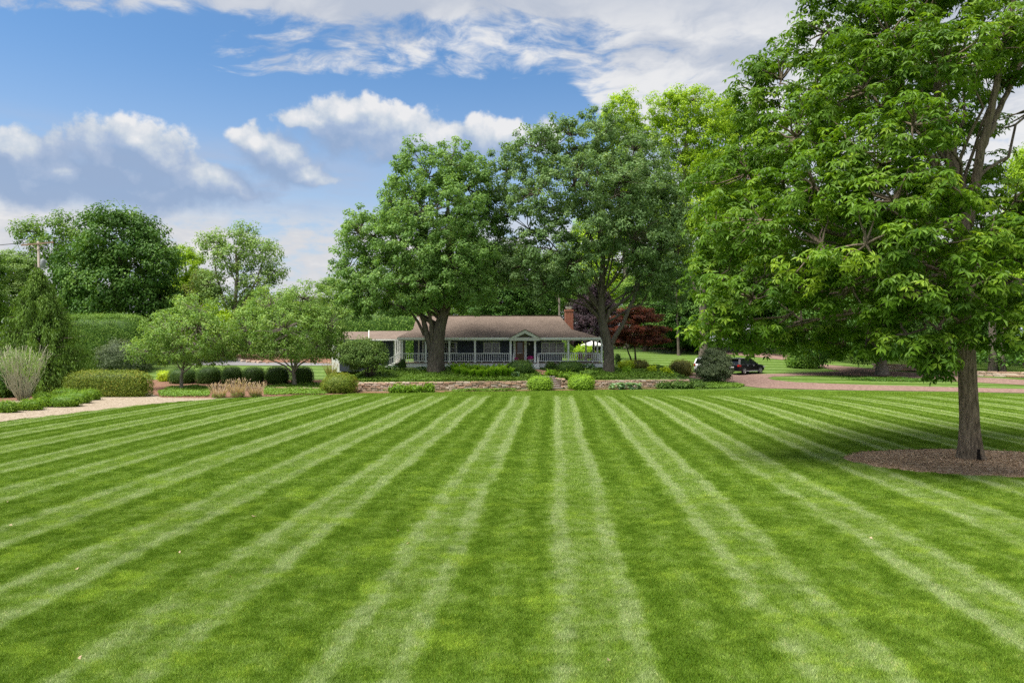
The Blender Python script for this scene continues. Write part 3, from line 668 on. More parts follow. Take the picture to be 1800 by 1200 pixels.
# chimney
ch = hb(MB().box(X(993.2, 76), X(1007.2, 76), 75.6, 76.5, 4.5, 7.72).box(X(992.6, 76), X(1007.8, 76), 75.56, 76.54, 7.721, 7.95), 'chimney', BRICK)
hb(MB().box(X(996, 76), X(1004, 76), 75.8, 76.3, 7.951, 8.15).box(X(994.5, 76), X(1005.5, 76), 75.72, 76.38, 8.151, 8.22), 'chimney_cap', CREAM, ch)

# things on the porch
def flower_pot(px_, label, s=1.0):
    x, y = X(px_, 70.5), 70.45
    t = thing('flower_pot', (x, y, ZF), label, 'flower pot', 'pink flower pots by the front door')
    MB().lathe([(.14*s, 0), (.16*s, .05*s), (.24*s, .2*s), (.27*s, .26*s), (.25*s, .28*s)], 14).build('pot', CREAM, t, smooth=True)
    r = np.random.default_rng(int(px_)); n = 260
    d = r.normal(size=(n, 3)); d /= np.linalg.norm(d, axis=1)[:, None]; d[:, 2] = abs(d[:, 2])
    P = d*np.array([.33, .33, .26])*s + np.array([0, 0, .30*s])
    link('blossoms', leaf_mesh('blossoms', P, d, r.normal(size=(n, 3)), .09*s, .09*s, r.random(n), M_PINK), t)
def porch_chair(x, y, rz, label):
    t = thing('porch_chair', (x, y, ZF), label, 'chair', 'rust brown chairs on the porch', rz)
    m = CHAIRW
    MB().box(-.27, .27, -.25, .25, .36, .42).build('seat', m, t)
    MB().prism([(.2, .40), (.26, .40), (.40, .98), (.34, .98)], 0, -.27, .27).build('backrest', m, t)
    for a in (-1, 1):
        MB().box(a*.27-.03, a*.27+.03, -.28, .3, .58, .62).build('armrest', m, t)
        for b in (-1, 1): MB().box(a*.25-.03, a*.25+.03, b*.22-.03, b*.22+.03, 0, .58 if b < 0 else .40).build('leg', m, t)
CHAIRW = paint('chair_wood', (.22, .085, .05), .6, .2, 5)

# ---------------------------------------------------------------- leaves and trees
def nrm(a): return a/np.maximum(np.linalg.norm(a, axis=1), 1e-6)[:, None]
def leaf_mesh(name, P, N, A, L, W, tint, mat, fold=0.10, droop=0.15):
    """one folded four-cornered leaf for each point: N its upper side, A its long axis"""
    n = len(P); N = nrm(N); A = nrm(A - N*np.sum(A*N, 1)[:, None]); B = np.cross(N, A)
    L = np.broadcast_to(L, n)[:, None]; W = np.broadcast_to(W, n)[:, None]
    mid = P + A*L*.45
    V = np.stack([P, mid + B*W*.5 + N*W*fold, P + A*L - N*L*droop, mid - B*W*.5 + N*W*fold], 1).reshape(-1, 3)
    F = np.arange(4*n).reshape(-1, 4)
    return np_mesh(name, V, F, mat, False, np.repeat(tint, 4))
def unit(r, n):
    d = r.normal(size=(n, 3)); return nrm(d)
def clumps(r, lobes, spacing, keep_in=0.25, shell=(0.62, 1.06)):
    """clump centres through the outer part of a union of ellipsoids"""
    C, O = [], []
    for i, (c, rad) in enumerate(lobes):
        c = np.array(c, float); rad = np.array(rad, float)
        area = 4*np.pi*((rad[0]*rad[1])**1.6/3 + (rad[0]*rad[2])**1.6/3 + (rad[1]*rad[2])**1.6/3)**(1/1.6)
        n = max(4, int(area/spacing**2*1.15)); d = unit(r, n)
        rho = r.uniform(*shell, n)
        p = c + d*rad*rho[:, None]
        ok = np.ones(n, bool)
        for j, (c2, r2) in enumerate(lobes):
            if j == i: continue
            q = np.linalg.norm((p-np.array(c2))/np.array(r2), axis=1)
            ok &= (q > 0.72) | (r.random(n) < keep_in)
        C.append(p[ok]); O.append(nrm(d/rad)[ok])
    return np.concatenate(C), np.concatenate(O)
def foliage(r, C, O, rc, nl, L, W, flat=0.6, up=0.55, rand=0.5, hang=0.45, tvar=(0.22, 0.17), tmean=0.45, rosette=0):
    """leaves for each clump; returns arrays for leaf_mesh"""
    m = len(C); ct = r.normal(tmean, tvar[0], m); cr = rc*r.uniform(.6, 1.35, m)
    idx = np.repeat(np.arange(m), nl); n = len(idx)
    d = unit(r, n); rho = r.random(n)**(1/2.3)
    off = d*(rho*cr[idx])[:, None]; off[:, 2] *= flat
    P = C[idx] + off
    N = nrm(.55*d*np.array([1, 1, .8]) + .3*O[idx] + np.array([0, 0, up]) + rand*unit(r, n))
    if rosette:
        # each point becomes a whorl of leaflets spreading and drooping from a twig end
        k = rosette; a = r.uniform(0, 2*np.pi, n)[:, None] + np.arange(k)[None]*2*np.pi/k + r.normal(0, .25, (n, k))
        u = nrm(np.cross(N, unit(r, n))); v = np.cross(N, u)
        A = (u[:, None]*np.cos(a)[..., None] + v[:, None]*np.sin(a)[..., None]).reshape(-1, 3)
        Nn = np.repeat(N, k, 0); A = nrm(A + np.array([0, 0, -hang])*r.uniform(.3, 1.2, n*k)[:, None] + Nn*.15)
        Nn = nrm(Nn + .25*unit(r, n*k) + A*np.array([.35, .35, 0]))
        P = np.repeat(P, k, 0) + A*.02; tt = np.repeat(ct[idx] + r.normal(0, tvar[1], n), k) + r.normal(0, .06, n*k)
        return P, Nn, A, L*r.uniform(.65, 1.15, n*k), W*r.uniform(.7, 1.15, n*k), np.clip(tt, 0, 1)
    A = nrm(.6*d + .3*O[idx] - np.array([0, 0, hang]) + .6*unit(r, n))
    t = np.clip(ct[idx] + r.normal(0, tvar[1], n), 0, 1)
    return P, N, A, L*r.uniform(.65, 1.2, n), W*r.uniform(.7, 1.2, n), t
def bent(r, a, b, n=6, wob=.08, sag=0.0):
    a, b = np.array(a, float), np.array(b, float); t = np.linspace(0, 1, n)[:, None]; Ld = np.linalg.norm(b-a)
    p = a + (b-a)*t; w = r.normal(0, wob*Ld, (n, 3))*np.sin(np.pi*t)*.6; p = p + w; p[:, 2] += sag*Ld*np.sin(np.pi*t[:, 0])
    return p
def limbs_for(mb, r, trunk, r0, lobes, C, sides=6, frac=.5, rl=.4, twig=.02, tstart=.35):
    """limbs from the trunk to every lobe, then branches out to the clumps"""
    trunk = np.array(trunk)
    paths = []
    for c, rad in lobes:
        c = np.array(c); t = np.clip(tstart + .55*(c[2]-trunk[0, 2])/max(1, trunk[-1, 2]-trunk[0, 2]) - .18, tstart, .97)
        s = t*(len(trunk)-1); i = min(int(s), len(trunk)-2); a = trunk[i] + (trunk[i+1]-trunk[i])*(s-i)
        p = bent(r, a, c + np.array(rad)*r.uniform(-.2, .2, 3), 7, .06, .05); paths.append(p)
        rr = r0*rl*(1-.55*t)
        mb.tube(p.tolist(), list(np.linspace(rr, rr*.3, 7)), sides)
    allp = np.concatenate(paths)
    for c in C[r.random(len(C)) < frac]:
        q = allp[np.argmin(np.linalg.norm(allp - c, axis=1) + np.where(allp[:, 2] > c[2]+1.0, 1.5, 0))]
        if np.linalg.norm(c-q) < .3: continue
        mb.tube(bent(r, q, c, 4, .08).tolist(), [twig*2.2, twig*1.6, twig, twig*.5], 4 if sides < 8 else 5, cap=False)
    return mb
def trunk_mesh(mb, r, pts, rads, sides=14, flare=1.35, ridge=.05):
    """lumpy tapered stem with a root flare"""
    pts = np.array(pts, float); t = np.linspace(0, len(pts)-1, (len(pts)-1)*6+1)
    P = np.stack([np.interp(t, np.arange(len(pts)), pts[:, k]) for k in range(3)], 1); R = np.interp(t, np.arange(len(pts)), rads)
    hgt = P[:, 2]-P[0, 2]; R = R*(1+(flare-1)*np.exp(-hgt/(2.0*rads[0])))
    ph = r.uniform(0, 6.28, 4); vs = []
    for i in range(len(P)):
        for j in range(sides):
            a = 2*np.pi*j/sides
            k = 1 + ridge*(np.sin(3*a+ph[0]+hgt[i]*.3) + .7*np.sin(7*a+ph[1]-hgt[i]*.5) + .5*np.sin(11*a+ph[2])) + r.normal(0, ridge*.25)
            k += .10*np.sin(5*a+ph[3])*np.exp(-hgt[i]/(1.6*rads[0]))
            vs.append((P[i, 0]+math.cos(a)*R[i]*k, P[i, 1]+math.sin(a)*R[i]*k, P[i, 2]-.05))
    fs = [(i*sides+j, i*sides+(j+1) % sides, (i+1)*sides+(j+1) % sides, (i+1)*sides+j) for i in range(len(P)-1) for j in range(sides)]
    fs.append(tuple((len(P)-1)*sides+j for j in range(sides)))
    return mb.add(vs, fs)

BARK_G = bark_mat('bark_grey', (.035, .028, .022), (.17, .145, .115))
BARK_D = bark_mat('bark_dark', (.022, .018, .014), (.105, .085, .065))
BARK_H = bark_mat('bark_shade_tree', (.055, .042, .030), (.27, .215, .155), 1.0, 1.0)
BARK_P = bark_mat('bark_pale', (.10, .085, .07), (.30, .26, .22))
BARK_T = bark_mat('bark_twig', (.07, .05, .035), (.18, .14, .10), 2, .4)
M_PINK = leaf_mat('pink_blossom', (.22, .01, .08), (.32, .02, .13), (.40, .06, .22), .2)
L_HICK = leaf_mat('leaf_hickory', (.028, .070, .005), (.072, .138, .009), (.145, .215, .018), .42, .5, .22)
L_MAPA = leaf_mat('leaf_maple_bright', (.062, .122, .028), (.108, .188, .048), (.175, .255, .085), .40)
L_MAPB = leaf_mat('leaf_maple_grey', (.056, .105, .034), (.092, .152, .052), (.15, .21, .09), .38)
L_LIME = leaf_mat('leaf_lime', (.105, .18, .009), (.178, .27, .012), (.26, .345, .025), .42)
L_DARK = leaf_mat('leaf_dark', (.022, .062, .010), (.050, .108, .015), (.095, .165, .028), .3)
L_MID = leaf_mat('leaf_mid', (.045, .098, .014), (.086, .155, .021), (.15, .22, .04), .36)
L_PALE = leaf_mat('leaf_pale', (.085, .145, .035), (.130, .205, .055), (.20, .27, .09), .38)
L_CRAB = leaf_mat('leaf_crabapple', (.066, .128, .026), (.118, .195, .040), (.205, .280, .085), .40)
L_PURP = leaf_mat('leaf_purple', (.012, .009, .012), (.026, .016, .021), (.06, .036, .044), .2)
L_RED = leaf_mat('leaf_red', (.048, .022, .017), (.110, .040, .028), (.26, .075, .048), .35)
L_CEDAR = leaf_mat('leaf_cedar', (.075, .085, .022), (.115, .125, .030), (.16, .17, .05), .25)
L_YEW = leaf_mat('leaf_yew', (.018, .042, .006), (.036, .074, .009), (.085, .125, .014), .15)
L_YHED = leaf_mat('leaf_gold_hedge', (.044, .070, .006), (.094, .130, .010), (.20, .17, .022), .2)
L_LHED = leaf_mat('leaf_arborvitae', (.034, .078, .010), (.082, .148, .018), (.17, .24, .04), .2)
L_BOX = leaf_mat('leaf_box', (.075, .135, .010), (.130, .225, .014), (.21, .31, .03), .25)
L_BRT = leaf_mat('leaf_bright_mound', (.044, .095, .006), (.092, .165, .010), (.16, .235, .022), .3)
L_YEL = leaf_mat('leaf_yellow', (.17, .23, .01), (.26, .33, .012), (.36, .42, .03), .3)
L_FERN = leaf_mat('leaf_fern', (.085, .165, .012), (.15, .26, .02), (.21, .32, .035), .45)
L_HOST = leaf_mat('leaf_hosta', (.07, .13, .06), (.13, .21, .11), (.26, .34, .20), .25)
L_PACH = leaf_mat('leaf_pachysandra', (.050, .095, .012), (.085, .155, .018), (.14, .21, .035), .25)
L_CYPR = leaf_mat('leaf_cypress', (.038, .078, .010), (.082, .142, .020), (.145, .205, .045), .25)
L_SHRB = leaf_mat('leaf_shrub', (.030, .062, .010), (.060, .106, .018), (.11, .16, .04), .25)
L_SILV = leaf_mat('leaf_silver', (.040, .058, .026), (.070, .094, .044), (.13, .155, .085), .2)
L_BRON = leaf_mat('leaf_bronze', (.055, .062, .014), (.11, .105, .020), (.18, .15, .03), .25)
G_TAN = leaf_mat('grass_tan', (.18, .135, .09), (.29, .22, .155), (.40, .325, .25), .3)
G_OLIV = leaf_mat('grass_olive', (.10, .11, .03), (.20, .20, .07), (.30, .27, .13), .3)

def px_lobes(rows, Y, dep=1.0):
    """lobes given as photo ellipses (cx, cy, rx, ry, depth offset[, depth radius])"""
    out = []
    for q in rows:
        cx, cy, rx, ry = q[:4]; dY = q[4] if len(q) > 4 else 0.0; y = Y + dY
        s = y/FPX; p = at(cx, cy, y); out.append(((p.x, p.y, p.z), (rx*s, (q[5] if len(q) > 5 else (rx+ry)/2*s*dep), ry*s)))
    return out
def tree(name, base, trunk_pts, trunk_r, lobes, label, leaf, bark, seed, spacing, rc, nl, L, W, cat='tree', group=None, frac=.5,
         sides=14, fol=None, keep_in=.25, rl=.4, twig=.02, tstart=.35, trunk_rads=None, extra=None, shell=(.62, 1.06), ridge=.05, flare=1.35):
    r = np.random.default_rng(seed); base = Vector(base)
    t = thing(name, base, label, cat, group)
    b = np.array(base)
    lob = [(np.array(c)-b, rad) for c, rad in lobes]; tp = [np.array(p)-b for p in trunk_pts]
    C, O = clumps(r, lob, spacing, keep_in, shell)
    mb = MB(); rads = trunk_rads or list(np.linspace(trunk_r, trunk_r*.35, len(tp)))
    trunk_mesh(mb, r, tp, rads, sides, flare, ridge)
    if extra:
        for pts, ra, rb in extra:
            q = np.array([np.array(p)-b for p in pts]); tt = np.linspace(0, len(q)-1, (len(q)-1)*4+1)
            q2 = np.stack([np.interp(tt, np.arange(len(q)), q[:, k]) for k in range(3)], 1)
            q2[1:-1] += r.normal(0, .02, q2[1:-1].shape)
            mb.tube(q2.tolist(), list(np.linspace(ra, rb, len(q2))), 9)
    mb.build('trunk', bark, t, smooth=True)
    lm = MB(); limbs_for(lm, r, tp, trunk_r, lob, C, 6, frac, rl, twig, tstart); lm.build('limbs', bark, t, smooth=True)
    f = dict(fol or {}); P, N, A, LL, WW, tt = foliage(r, C, O, rc, nl, L, W, **f)
    link('crown', leaf_mesh('crown', P, N, A, LL, WW, tt, leaf), t)
    return t

# ---------------------------------------------------------------- the three big garden trees
TY0 = T0[1]
hick_rows = [(1300,300,80,70,1.0),(1262,400,58,70,.5),(1255,500,52,60,0),(1262,575,48,38,-.5),(1330,390,85,70,-1.5),(1310,530,80,62,-2),
  (1340,180,58,60,1.5),(1385,130,70,62,1),(1455,60,80,65,.5),(1400,235,85,62,-1),(1500,165,95,70,-2.0),(1430,330,95,55,-3),(1440,430,95,52,-3.5),(1400,505,80,42,-2.5),
  (1520,270,90,52,-3.5),(1610,225,90,45,-4.2),(1560,355,100,48,-4.5),(1650,330,85,42,-5),(1530,430,95,42,-5),(1630,430,95,40,-5.3),(1500,510,80,40,-4),
  (1590,515,80,40,-5.2),(1600,585,62,42,-5),(1625,632,34,20,-4.6),(1700,505,80,45,-5),(1740,420,80,45,-4.5),(1765,575,60,48,-4.5),(1790,500,70,48,-4),
  (1560,70,95,70,-2),(1660,110,80,60,-3),(1620,20,100,60,-1),(1740,60,85,65,-1.5),(1790,110,65,40,0),(1780,345,55,36,-2),(1850,430,80,70,-2),(1860,560,80,60,-2),
  (1318,598,38,22,-1.5),(1285,598,34,28,-1),(1632,628,44,34,-4.8),(1540,590,55,34,-3.5),(1690,560,60,30,-5.2),(1500,560,70,38,1.5),(1420,570,75,40,2.5),(1360,600,50,26,1.5),(1480,600,55,24,2),
  (1480,250,130,110,4.5),(1620,300,130,110,4.5),(1560,450,150,90,5),(1400,420,110,100,4),(1700,430,110,90,4.5),(1640,160,100,90,4.5),(1520,110,90,80,4.5),
  (1480,-20,90,60,0),(1600,-70,120,70,0),(1720,-60,110,80,0),(1820,20,70,80,3),(1650,-160,100,70,1),(1930,330,80,110,2),(1920,150,70,90,2)]
def Pt(px, py, dY=0.0): return tuple(at(px, py, TY0+dY))
hick_trunk = [(T0[0], T0[1], 0), Pt(1704,740), Pt(1701,660), Pt(1698,580), Pt(1696,500,.1), Pt(1694,420,.2), Pt(1690,340,.3), Pt(1668,260,.3), Pt(1650,170,.3), Pt(1640,60,.2), Pt(1640,-80,.2)]
hick_extra = [([Pt(1700,400,.2),Pt(1716,330,.0),Pt(1724,260,-.3),Pt(1738,210,-.5),Pt(1752,140,-.6),Pt(1775,40,-.5),Pt(1790,-60,-.5)],.19,.07),
  ([Pt(1724,262,-.3),Pt(1742,225,-.2),Pt(1762,180,0),Pt(1790,120,.2),Pt(1830,40,.3)],.15,.05),
  ([Pt(1690,345,.3),Pt(1655,300,-.6),Pt(1625,262,-1.2),Pt(1590,235,-1.8)],.17,.05),
  ([Pt(1695,470,.1),Pt(1640,440,-.8),Pt(1570,425,-1.6),Pt(1490,415,-2),Pt(1410,395,-2)],.20,.05),
  ([Pt(1696,520,.1),Pt(1640,500,.6),Pt(1560,480,1),Pt(1470,470,1),Pt(1370,480,.5),Pt(1290,500,0)],.20,.04),
  ([Pt(1697,560,.1),Pt(1650,530,-1.5),Pt(1620,520,-2.6),Pt(1600,540,-3.6)],.14,.04),
  ([Pt(1694,440,.1),Pt(1730,420,-1),Pt(1780,400,-2),Pt(1850,380,-2)],.18,.05)]
tree('shade_tree', (T0[0], T0[1], 0), hick_trunk, .42, px_lobes(hick_rows, TY0, .95), 'big spreading shade tree standing alone in its round mulch bed', L_HICK, BARK_H, 21,
     0.95, .56, 14, .25, .088, frac=.55, sides=36, fol=dict(flat=.55, up=.75, rand=.35, hang=.55, rosette=6, tvar=(.16, .12), tmean=.45), keep_in=.10, rl=.26, twig=.022,
     trunk_rads=[.33,.305,.295,.29,.28,.265,.24,.20,.15,.11,.06], extra=hick_extra, ridge=.06, flare=1.42, shell=(.6,1.12))

ht = bpy.data.objects['shade_tree']
MB().prism([(-.07, -.02), (.08, -.02), (.035, .22), (.01, .42), (-.02, .24)], 1, -.50, -.36).build('root_hollow_shade', paint('hollow_shade', (.012, .009, .007), .95), ht)  # raised dark wedge paints the shade of a hollow; the trunk has no recess
YA = hit(765, 655)[1]; BA = hit(765, 655)
rowsA = [(640,410,45,50,0),(618,470,34,45,.5),(625,525,40,32,0),(672,500,60,50,-1),(665,420,38,55,.5),(712,345,38,55,.5),(745,300,50,48,0),(790,290,45,42,.5),(828,330,38,60,.8),(845,400,28,60,1),
  (765,380,80,70,-2),(720,430,60,60,-2.5),(800,450,68,55,-2.5),(745,495,72,42,-3),(690,535,50,22,-1),(820,505,48,40,-1.5),(845,470,30,45,.5),(700,390,34,40,1.5),(780,440,70,60,3)]
def Pa(px, py, d=0.0): return tuple(at(px, py, YA+d))
tree('maple_tree', BA, [(BA[0],BA[1],BA[2]), Pa(765,630), Pa(767,605), Pa(772,575), Pa(780,550), Pa(786,520), Pa(790,470), Pa(790,400), Pa(785,330)], .72, px_lobes(rowsA, YA, .9),
     'leaning multi-stemmed maple in front of the porch, its crown bright yellowish green', L_MAPA, BARK_G, 31, 1.0, .52, 56, .25, .18, frac=.30, shell=(.55,1.2), sides=20,
     fol=dict(flat=.75, up=.45, rand=.6, hang=.4, tvar=(.17, .17)), rl=.3, twig=.03, trunk_rads=[.74,.70,.66,.58,.50,.40,.30,.2,.1], flare=1.22, ridge=.05,
     extra=[([Pa(758,615,-.1),Pa(752,595,-.2),Pa(746,570,-.2),Pa(738,545,0),Pa(720,520,.3),Pa(695,500,.3)],.36,.10), ([Pa(760,600,-.3),Pa(758,575,-.5),Pa(756,555,-.5),Pa(748,540,-.5),Pa(742,520,-.4)],.24,.10),
            ([Pa(746,590,-.2),Pa(735,565,-.3),Pa(722,548,-.4),Pa(700,536,-.4),Pa(680,532,-.4)],.16,.05), ([Pa(768,590,.2),Pa(776,560,.3),Pa(790,535,.3),Pa(810,500,.2),Pa(830,450,.2)],.34,.10)])

BB = hit(1070, 654); YB = BB[1]
rowsB = [(895,310,48,50,.5),(870,360,30,40,1),(945,270,52,45,0),(1000,245,50,40,.5),(1055,235,50,38,0),(1105,270,52,45,.5),(1145,320,48,50,.5),(1180,380,36,55,.5),(1185,450,32,50,.3),(1150,430,45,60,-1.5),
  (1090,330,70,55,-2.5),(1020,320,75,50,-2.5),(950,350,60,42,-2.5),(1110,410,60,48,-3),(1030,410,60,52,-3),(960,440,50,50,-2.5),(915,470,50,42,0),(955,492,40,34,-1.5),(988,498,26,24,-2),(1010,470,40,40,-3),
  (1180,505,30,35,.5),(1140,490,40,30,0),(880,445,32,40,1.5),(1060,300,60,45,3),(1120,390,60,60,3)]
def Pb(px, py, d=0.0): return tuple(at(px, py, YB+d))
tree('maple_tree', BB, [(BB[0],BB[1],BB[2]), Pb(1071,630), Pb(1070,610), Pb(1064,585), Pb(1058,560), Pb(1056,530), Pb(1058,500), Pb(1060,450), Pb(1055,380), Pb(1050,300)], .50, px_lobes(rowsB, YB, .9),
     'wide umbrella-shaped maple beside the chimney, its crown greyish green', L_MAPB, BARK_G, 32, 1.05, .52, 54, .25, .18, frac=.36, shell=(.55,1.2), sides=18,
     fol=dict(flat=.75, up=.45, rand=.6, hang=.45, tvar=(.16, .16)), rl=.3, twig=.03, trunk_rads=[.52,.50,.49,.46,.42,.36,.30,.24,.16,.1], flare=1.2, ridge=.05, keep_in=.18,
     extra=[([Pb(1072,610,-.1),Pb(1082,590,-.2),Pb(1092,575,-.2),Pb(1104,548,-.2),Pb(1116,520,-.2),Pb(1126,490,-.1),Pb(1128,460,0)],.26,.10), ([Pb(1062,575,-.1),Pb(1072,545,-.2),Pb(1095,530,-.2),Pb(1112,515,-.2),Pb(1124,480,-.2)],.2,.08),
            ([Pb(1058,550,.1),Pb(1040,520,.2),Pb(1015,470,.2),Pb(985,420,.2),Pb(950,380,.2)],.3,.08)])

# ---------------------------------------------------------------- small flowering trees on the west side
def small_tree(pb, rows, label, seed, tr, stems, dens=0.80):
    B = hit(*pb); Yt = B[1]
    def P(px, py, d=0.0): return tuple(at(px, py, Yt+d))
    tp = [(B[0], B[1], B[2]), P(*stems[0]), P(*stems[1])]
    tree('small_tree', B, tp, tr, px_lobes(rows, Yt, .95), label, L_CRAB, BARK_P, seed, dens, .45, 34, .19, .13, frac=.6, sides=12,
         fol=dict(flat=.8, up=.5, rand=.6, hang=.3, tvar=(.17, .17), tmean=.5), rl=.45, twig=.022, tstart=.75, flare=1.25, ridge=.04, trunk_rads=[tr, tr*.85, tr*.6],
         extra=[([P(*q) for q in s], tr*.5, tr*.12) for s in stems[2:]])
small_tree((319,684), [(340,545,40,30),(300,590,55,40,-.5),(350,590,65,42,-1),(270,615,45,26),(330,615,55,20,-1.5),(390,600,36,32,.5),(392,625,22,14,.5),(320,565,50,35,1.5),(360,600,60,40,2)],
   'small crabapple tree with forked pale trunk nearest the gravel path', 41, .16, [(319,660),(322,648), [(321,655),(332,648),(345,635),(360,618)], [(320,652),(312,640),(300,630),(285,618)], [(321,652),(324,630),(330,600)]])
small_tree((518,679), [(480,535,48,32),(535,525,45,30),(450,575,50,40,-.5),(510,580,70,45,-1.5),(570,570,42,42),(440,605,42,26),(500,612,62,20,-1.5),(560,608,42,24,-.5),(590,600,22,30,.5),(500,560,75,45,2),(540,600,60,35,2)],
   'wide crabapple tree with twisted pale trunk behind the rounded boxwoods', 42, .20, [(517,660),(515,648), [(516,656),(500,642),(480,634),(455,626)], [(517,654),(526,640),(545,630),(570,622)], [(516,652),(510,630),(500,600)], [(517,650),(522,625),(530,590)]])

# ---------------------------------------------------------------- background trees: a few kinds, copied
def bg_kind(name, lobes, h, tr, seed, spacing, rc, nl, L, W, trunk=None, frac=.12, stems=None, fol=None, keep_in=.2):
    r = np.random.default_rng(seed)
    C, O = clumps(r, lobes, spacing, keep_in)
    mb = MB(); tp = np.array(trunk or [(0, 0, -1.0), (0.1, 0, h*.2), (-.1, 0, h*.45), (0.1, 0, h*.8)])
    trunk_mesh(mb, r, tp, list(np.linspace(tr, tr*.3, len(tp))), 9)
    for s, a, b in (stems or []): mb.tube([tuple(q) for q in s], list(np.linspace(a, b, len(s))), 7)
    lm = MB(); limbs_for(lm, r, tp, tr, lobes, C, 5, frac, .35, .03, .3)
    f = dict(flat=.75, up=.5, rand=.55, hang=.35, tvar=(.2, .17)); f.update(fol or {})
    P, N, A, LL, WW, tt = foliage(r, C, O, rc, nl, L, W, **f)
    return (mb.mesh(name+'_trunk', None, True), lm.mesh(name+'_limbs', None, True), leaf_mesh(name+'_crown', P, N, A, LL, WW, tt, None), h)
K_ROUND = bg_kind('round', [((0,0,4.5),(5.2,4.6,3.2)),((-2.6,-.6,7.6),(3.6,3.4,3.2)),((2.6,-.6,7.8),(3.5,3.4,3.2)),((0,-.8,10.4),(3.9,3.6,2.8)),((1.2,1.2,9.5),(3.6,3.4,3.2)),((0,-1.8,6.2),(3.8,3.2,3.2)),((-4.0,0,4.8),(2.2,2.4,2.2)),((4.0,0,5.0),(2.2,2.4,2.2))], 13.2, .45, 51, 1.15, .78, 84, .27, .20)
K_OVAL = bg_kind('oval', [((0,0,7),(3.8,3.6,3.2)),((-1.6,-.5,10.5),(3.0,3.0,2.9)),((1.8,.3,11.5),(2.8,2.8,3.0)),((0,-.6,14.6),(2.7,2.6,2.6)),((2.8,0,8),(2.2,2.2,2.0)),((-2.9,.2,7.4),(2.1,2.1,2.1)),((.3,-1.4,9.2),(3.2,2.6,3.0)),((-.6,.4,17.0),(1.5,1.5,1.4)),((1.8,0,16),(1.3,1.3,1.3))], 18.2, .40, 52, 1.2, .80, 70, .28, .21)
K_AIRY = bg_kind('airy', [((-2.8,0,8),(2.0,2.0,1.6)),((2.8,0,8.4),(2.3,2.0,1.7)),((0,-.5,10.8),(2.2,2.1,1.6)),((-2.2,0,12.2),(1.8,1.8,1.6)),((3.6,0,11.4),(1.9,1.7,1.4)),((1.2,.5,13.2),(1.7,1.6,1.4)),((-.8,-.5,6.6),(2.2,1.8,1.2)),((4.8,0,9.4),(1.4,1.3,1.2))], 14.6, .36, 53, 1.1, .72, 46, .25, .18,
   trunk=[(0,0,-1),(0,0,3),(.3,0,5.5),(.6,0,9),(.4,0,12)], frac=.5, stems=[([(0,0,3.2),(-.9,0,6),(-1.8,0,9),(-2.2,0,12)],.22,.05),([(.1,0,3.8),(1.4,0,6),(2.8,0,8.5),(3.8,0,11.2)],.22,.05),([(0.9,0,5.2),(2.8,0,7),(4.6,0,9.2)],.13,.04)])
K_CEDAR = bg_kind('cedar', [((0,0,2.2),(2.2,2.2,2.2)),((.2,0,4.8),(1.9,1.9,2.2)),((-.2,0,7.2),(1.4,1.4,1.9)),((0,0,9.2),(.8,.8,1.5))], 10.6, .25, 54, .85, .55, 46, .30, .12, fol=dict(flat=1.3, hang=.1, up=.2))
K_LOW = bg_kind('low', [((0,0,2.2),(3.4,2.6,2.0)),((-1.8,0,3.6),(2.0,1.8,1.6)),((1.6,0,3.8),(2.2,1.8,1.6)),((0,-.4,4.6),(1.8,1.6,1.3))], 5.9, .18, 55, .9, .6, 44, .28, .20)
BG_W = {id(K_ROUND): 12.4, id(K_OVAL): 9.4, id(K_AIRY): 11.5, id(K_CEDAR): 4.4, id(K_LOW): 7.2}
def bg(px, Y, top, wpx, kind, leaf, label, bark=None, name='tree', group='trees beyond the garden', rz=None, base=None):
    x = (px-CX)/FPX*Y; z = gz(x, Y) if base is None else base
    t = thing(name, (x, Y, z), label, 'tree', group, rz if rz is not None else random.uniform(-.5, .5))
    sz = (CAM_H+(CY-top)/FPX*Y-z)/kind[3]; sx = wpx/FPX*Y/BG_W[id(kind)]
    t.scale = (sx, (sx+sz)/2, sz)
    for nm, me, mt in (('trunk', kind[0], bark or BARK_D), ('limbs', kind[1], bark or BARK_D), ('crown', kind[2], leaf)):
        if not me.materials: me.materials.append(mt)
        o = link(nm, me, t)
        if me.materials[0] != mt: o.material_slots[0].link = 'OBJECT'; o.material_slots[0].material = mt
    return t
# west
bg(88, 104, 372, 175, K_AIRY, L_MID, 'thin-crowned tree rising directly behind the utility pole', rz=.2)
bg(25, 100, 440, 120, K_OVAL, L_PALE, 'pale green tree behind the weeping cypress')
bg(-60, 92, 385, 130, K_OVAL, L_MID, 'mid green tree cut off by the picture edge behind the cypress')
bg(140, 112, 495, 100, K_ROUND, L_MID, 'mid green rounded tree filling in between pole and dark dome tree')
bg(211, 90, 368, 205, K_ROUND, L_DARK, 'dense dark green dome-shaped tree above the tall clipped hedge', rz=0)
bg(326, 104, 432, 100, K_OVAL, L_LIME, 'slim light green tree just past the dark dome-shaped tree')
bg(352, 98, 475, 62, K_CEDAR, L_CEDAR, 'olive brown cedar between dark dome tree and open pale tree')
bg(330, 101, 500, 55, K_CEDAR, L_CEDAR, 'shorter olive brown cedar beside the slim light green tree')
bg(408, 96, 392, 178, K_AIRY, L_PALE, 'open pale green tree with forked bare stems against the sky', BARK_P, rz=0)
bg(372, 92, 535, 80, K_LOW, L_LIME, 'low yellow-green tree peeping over the path-side crabapple')
bg(452, 118, 512, 95, K_LOW, L_MID, 'low green tree on the skyline below the bright gap of sky')
bg(525, 122, 516, 110, K_LOW, L_MID, 'low skyline tree between the wide crabapple and the bright maple')
bg(590, 108, 488, 110, K_OVAL, L_PALE, 'pale tree behind the left edge of the bright maple')
bg(655, 112, 470, 120, K_AIRY, L_MID, 'airy tree behind the hedge over the garage roof')
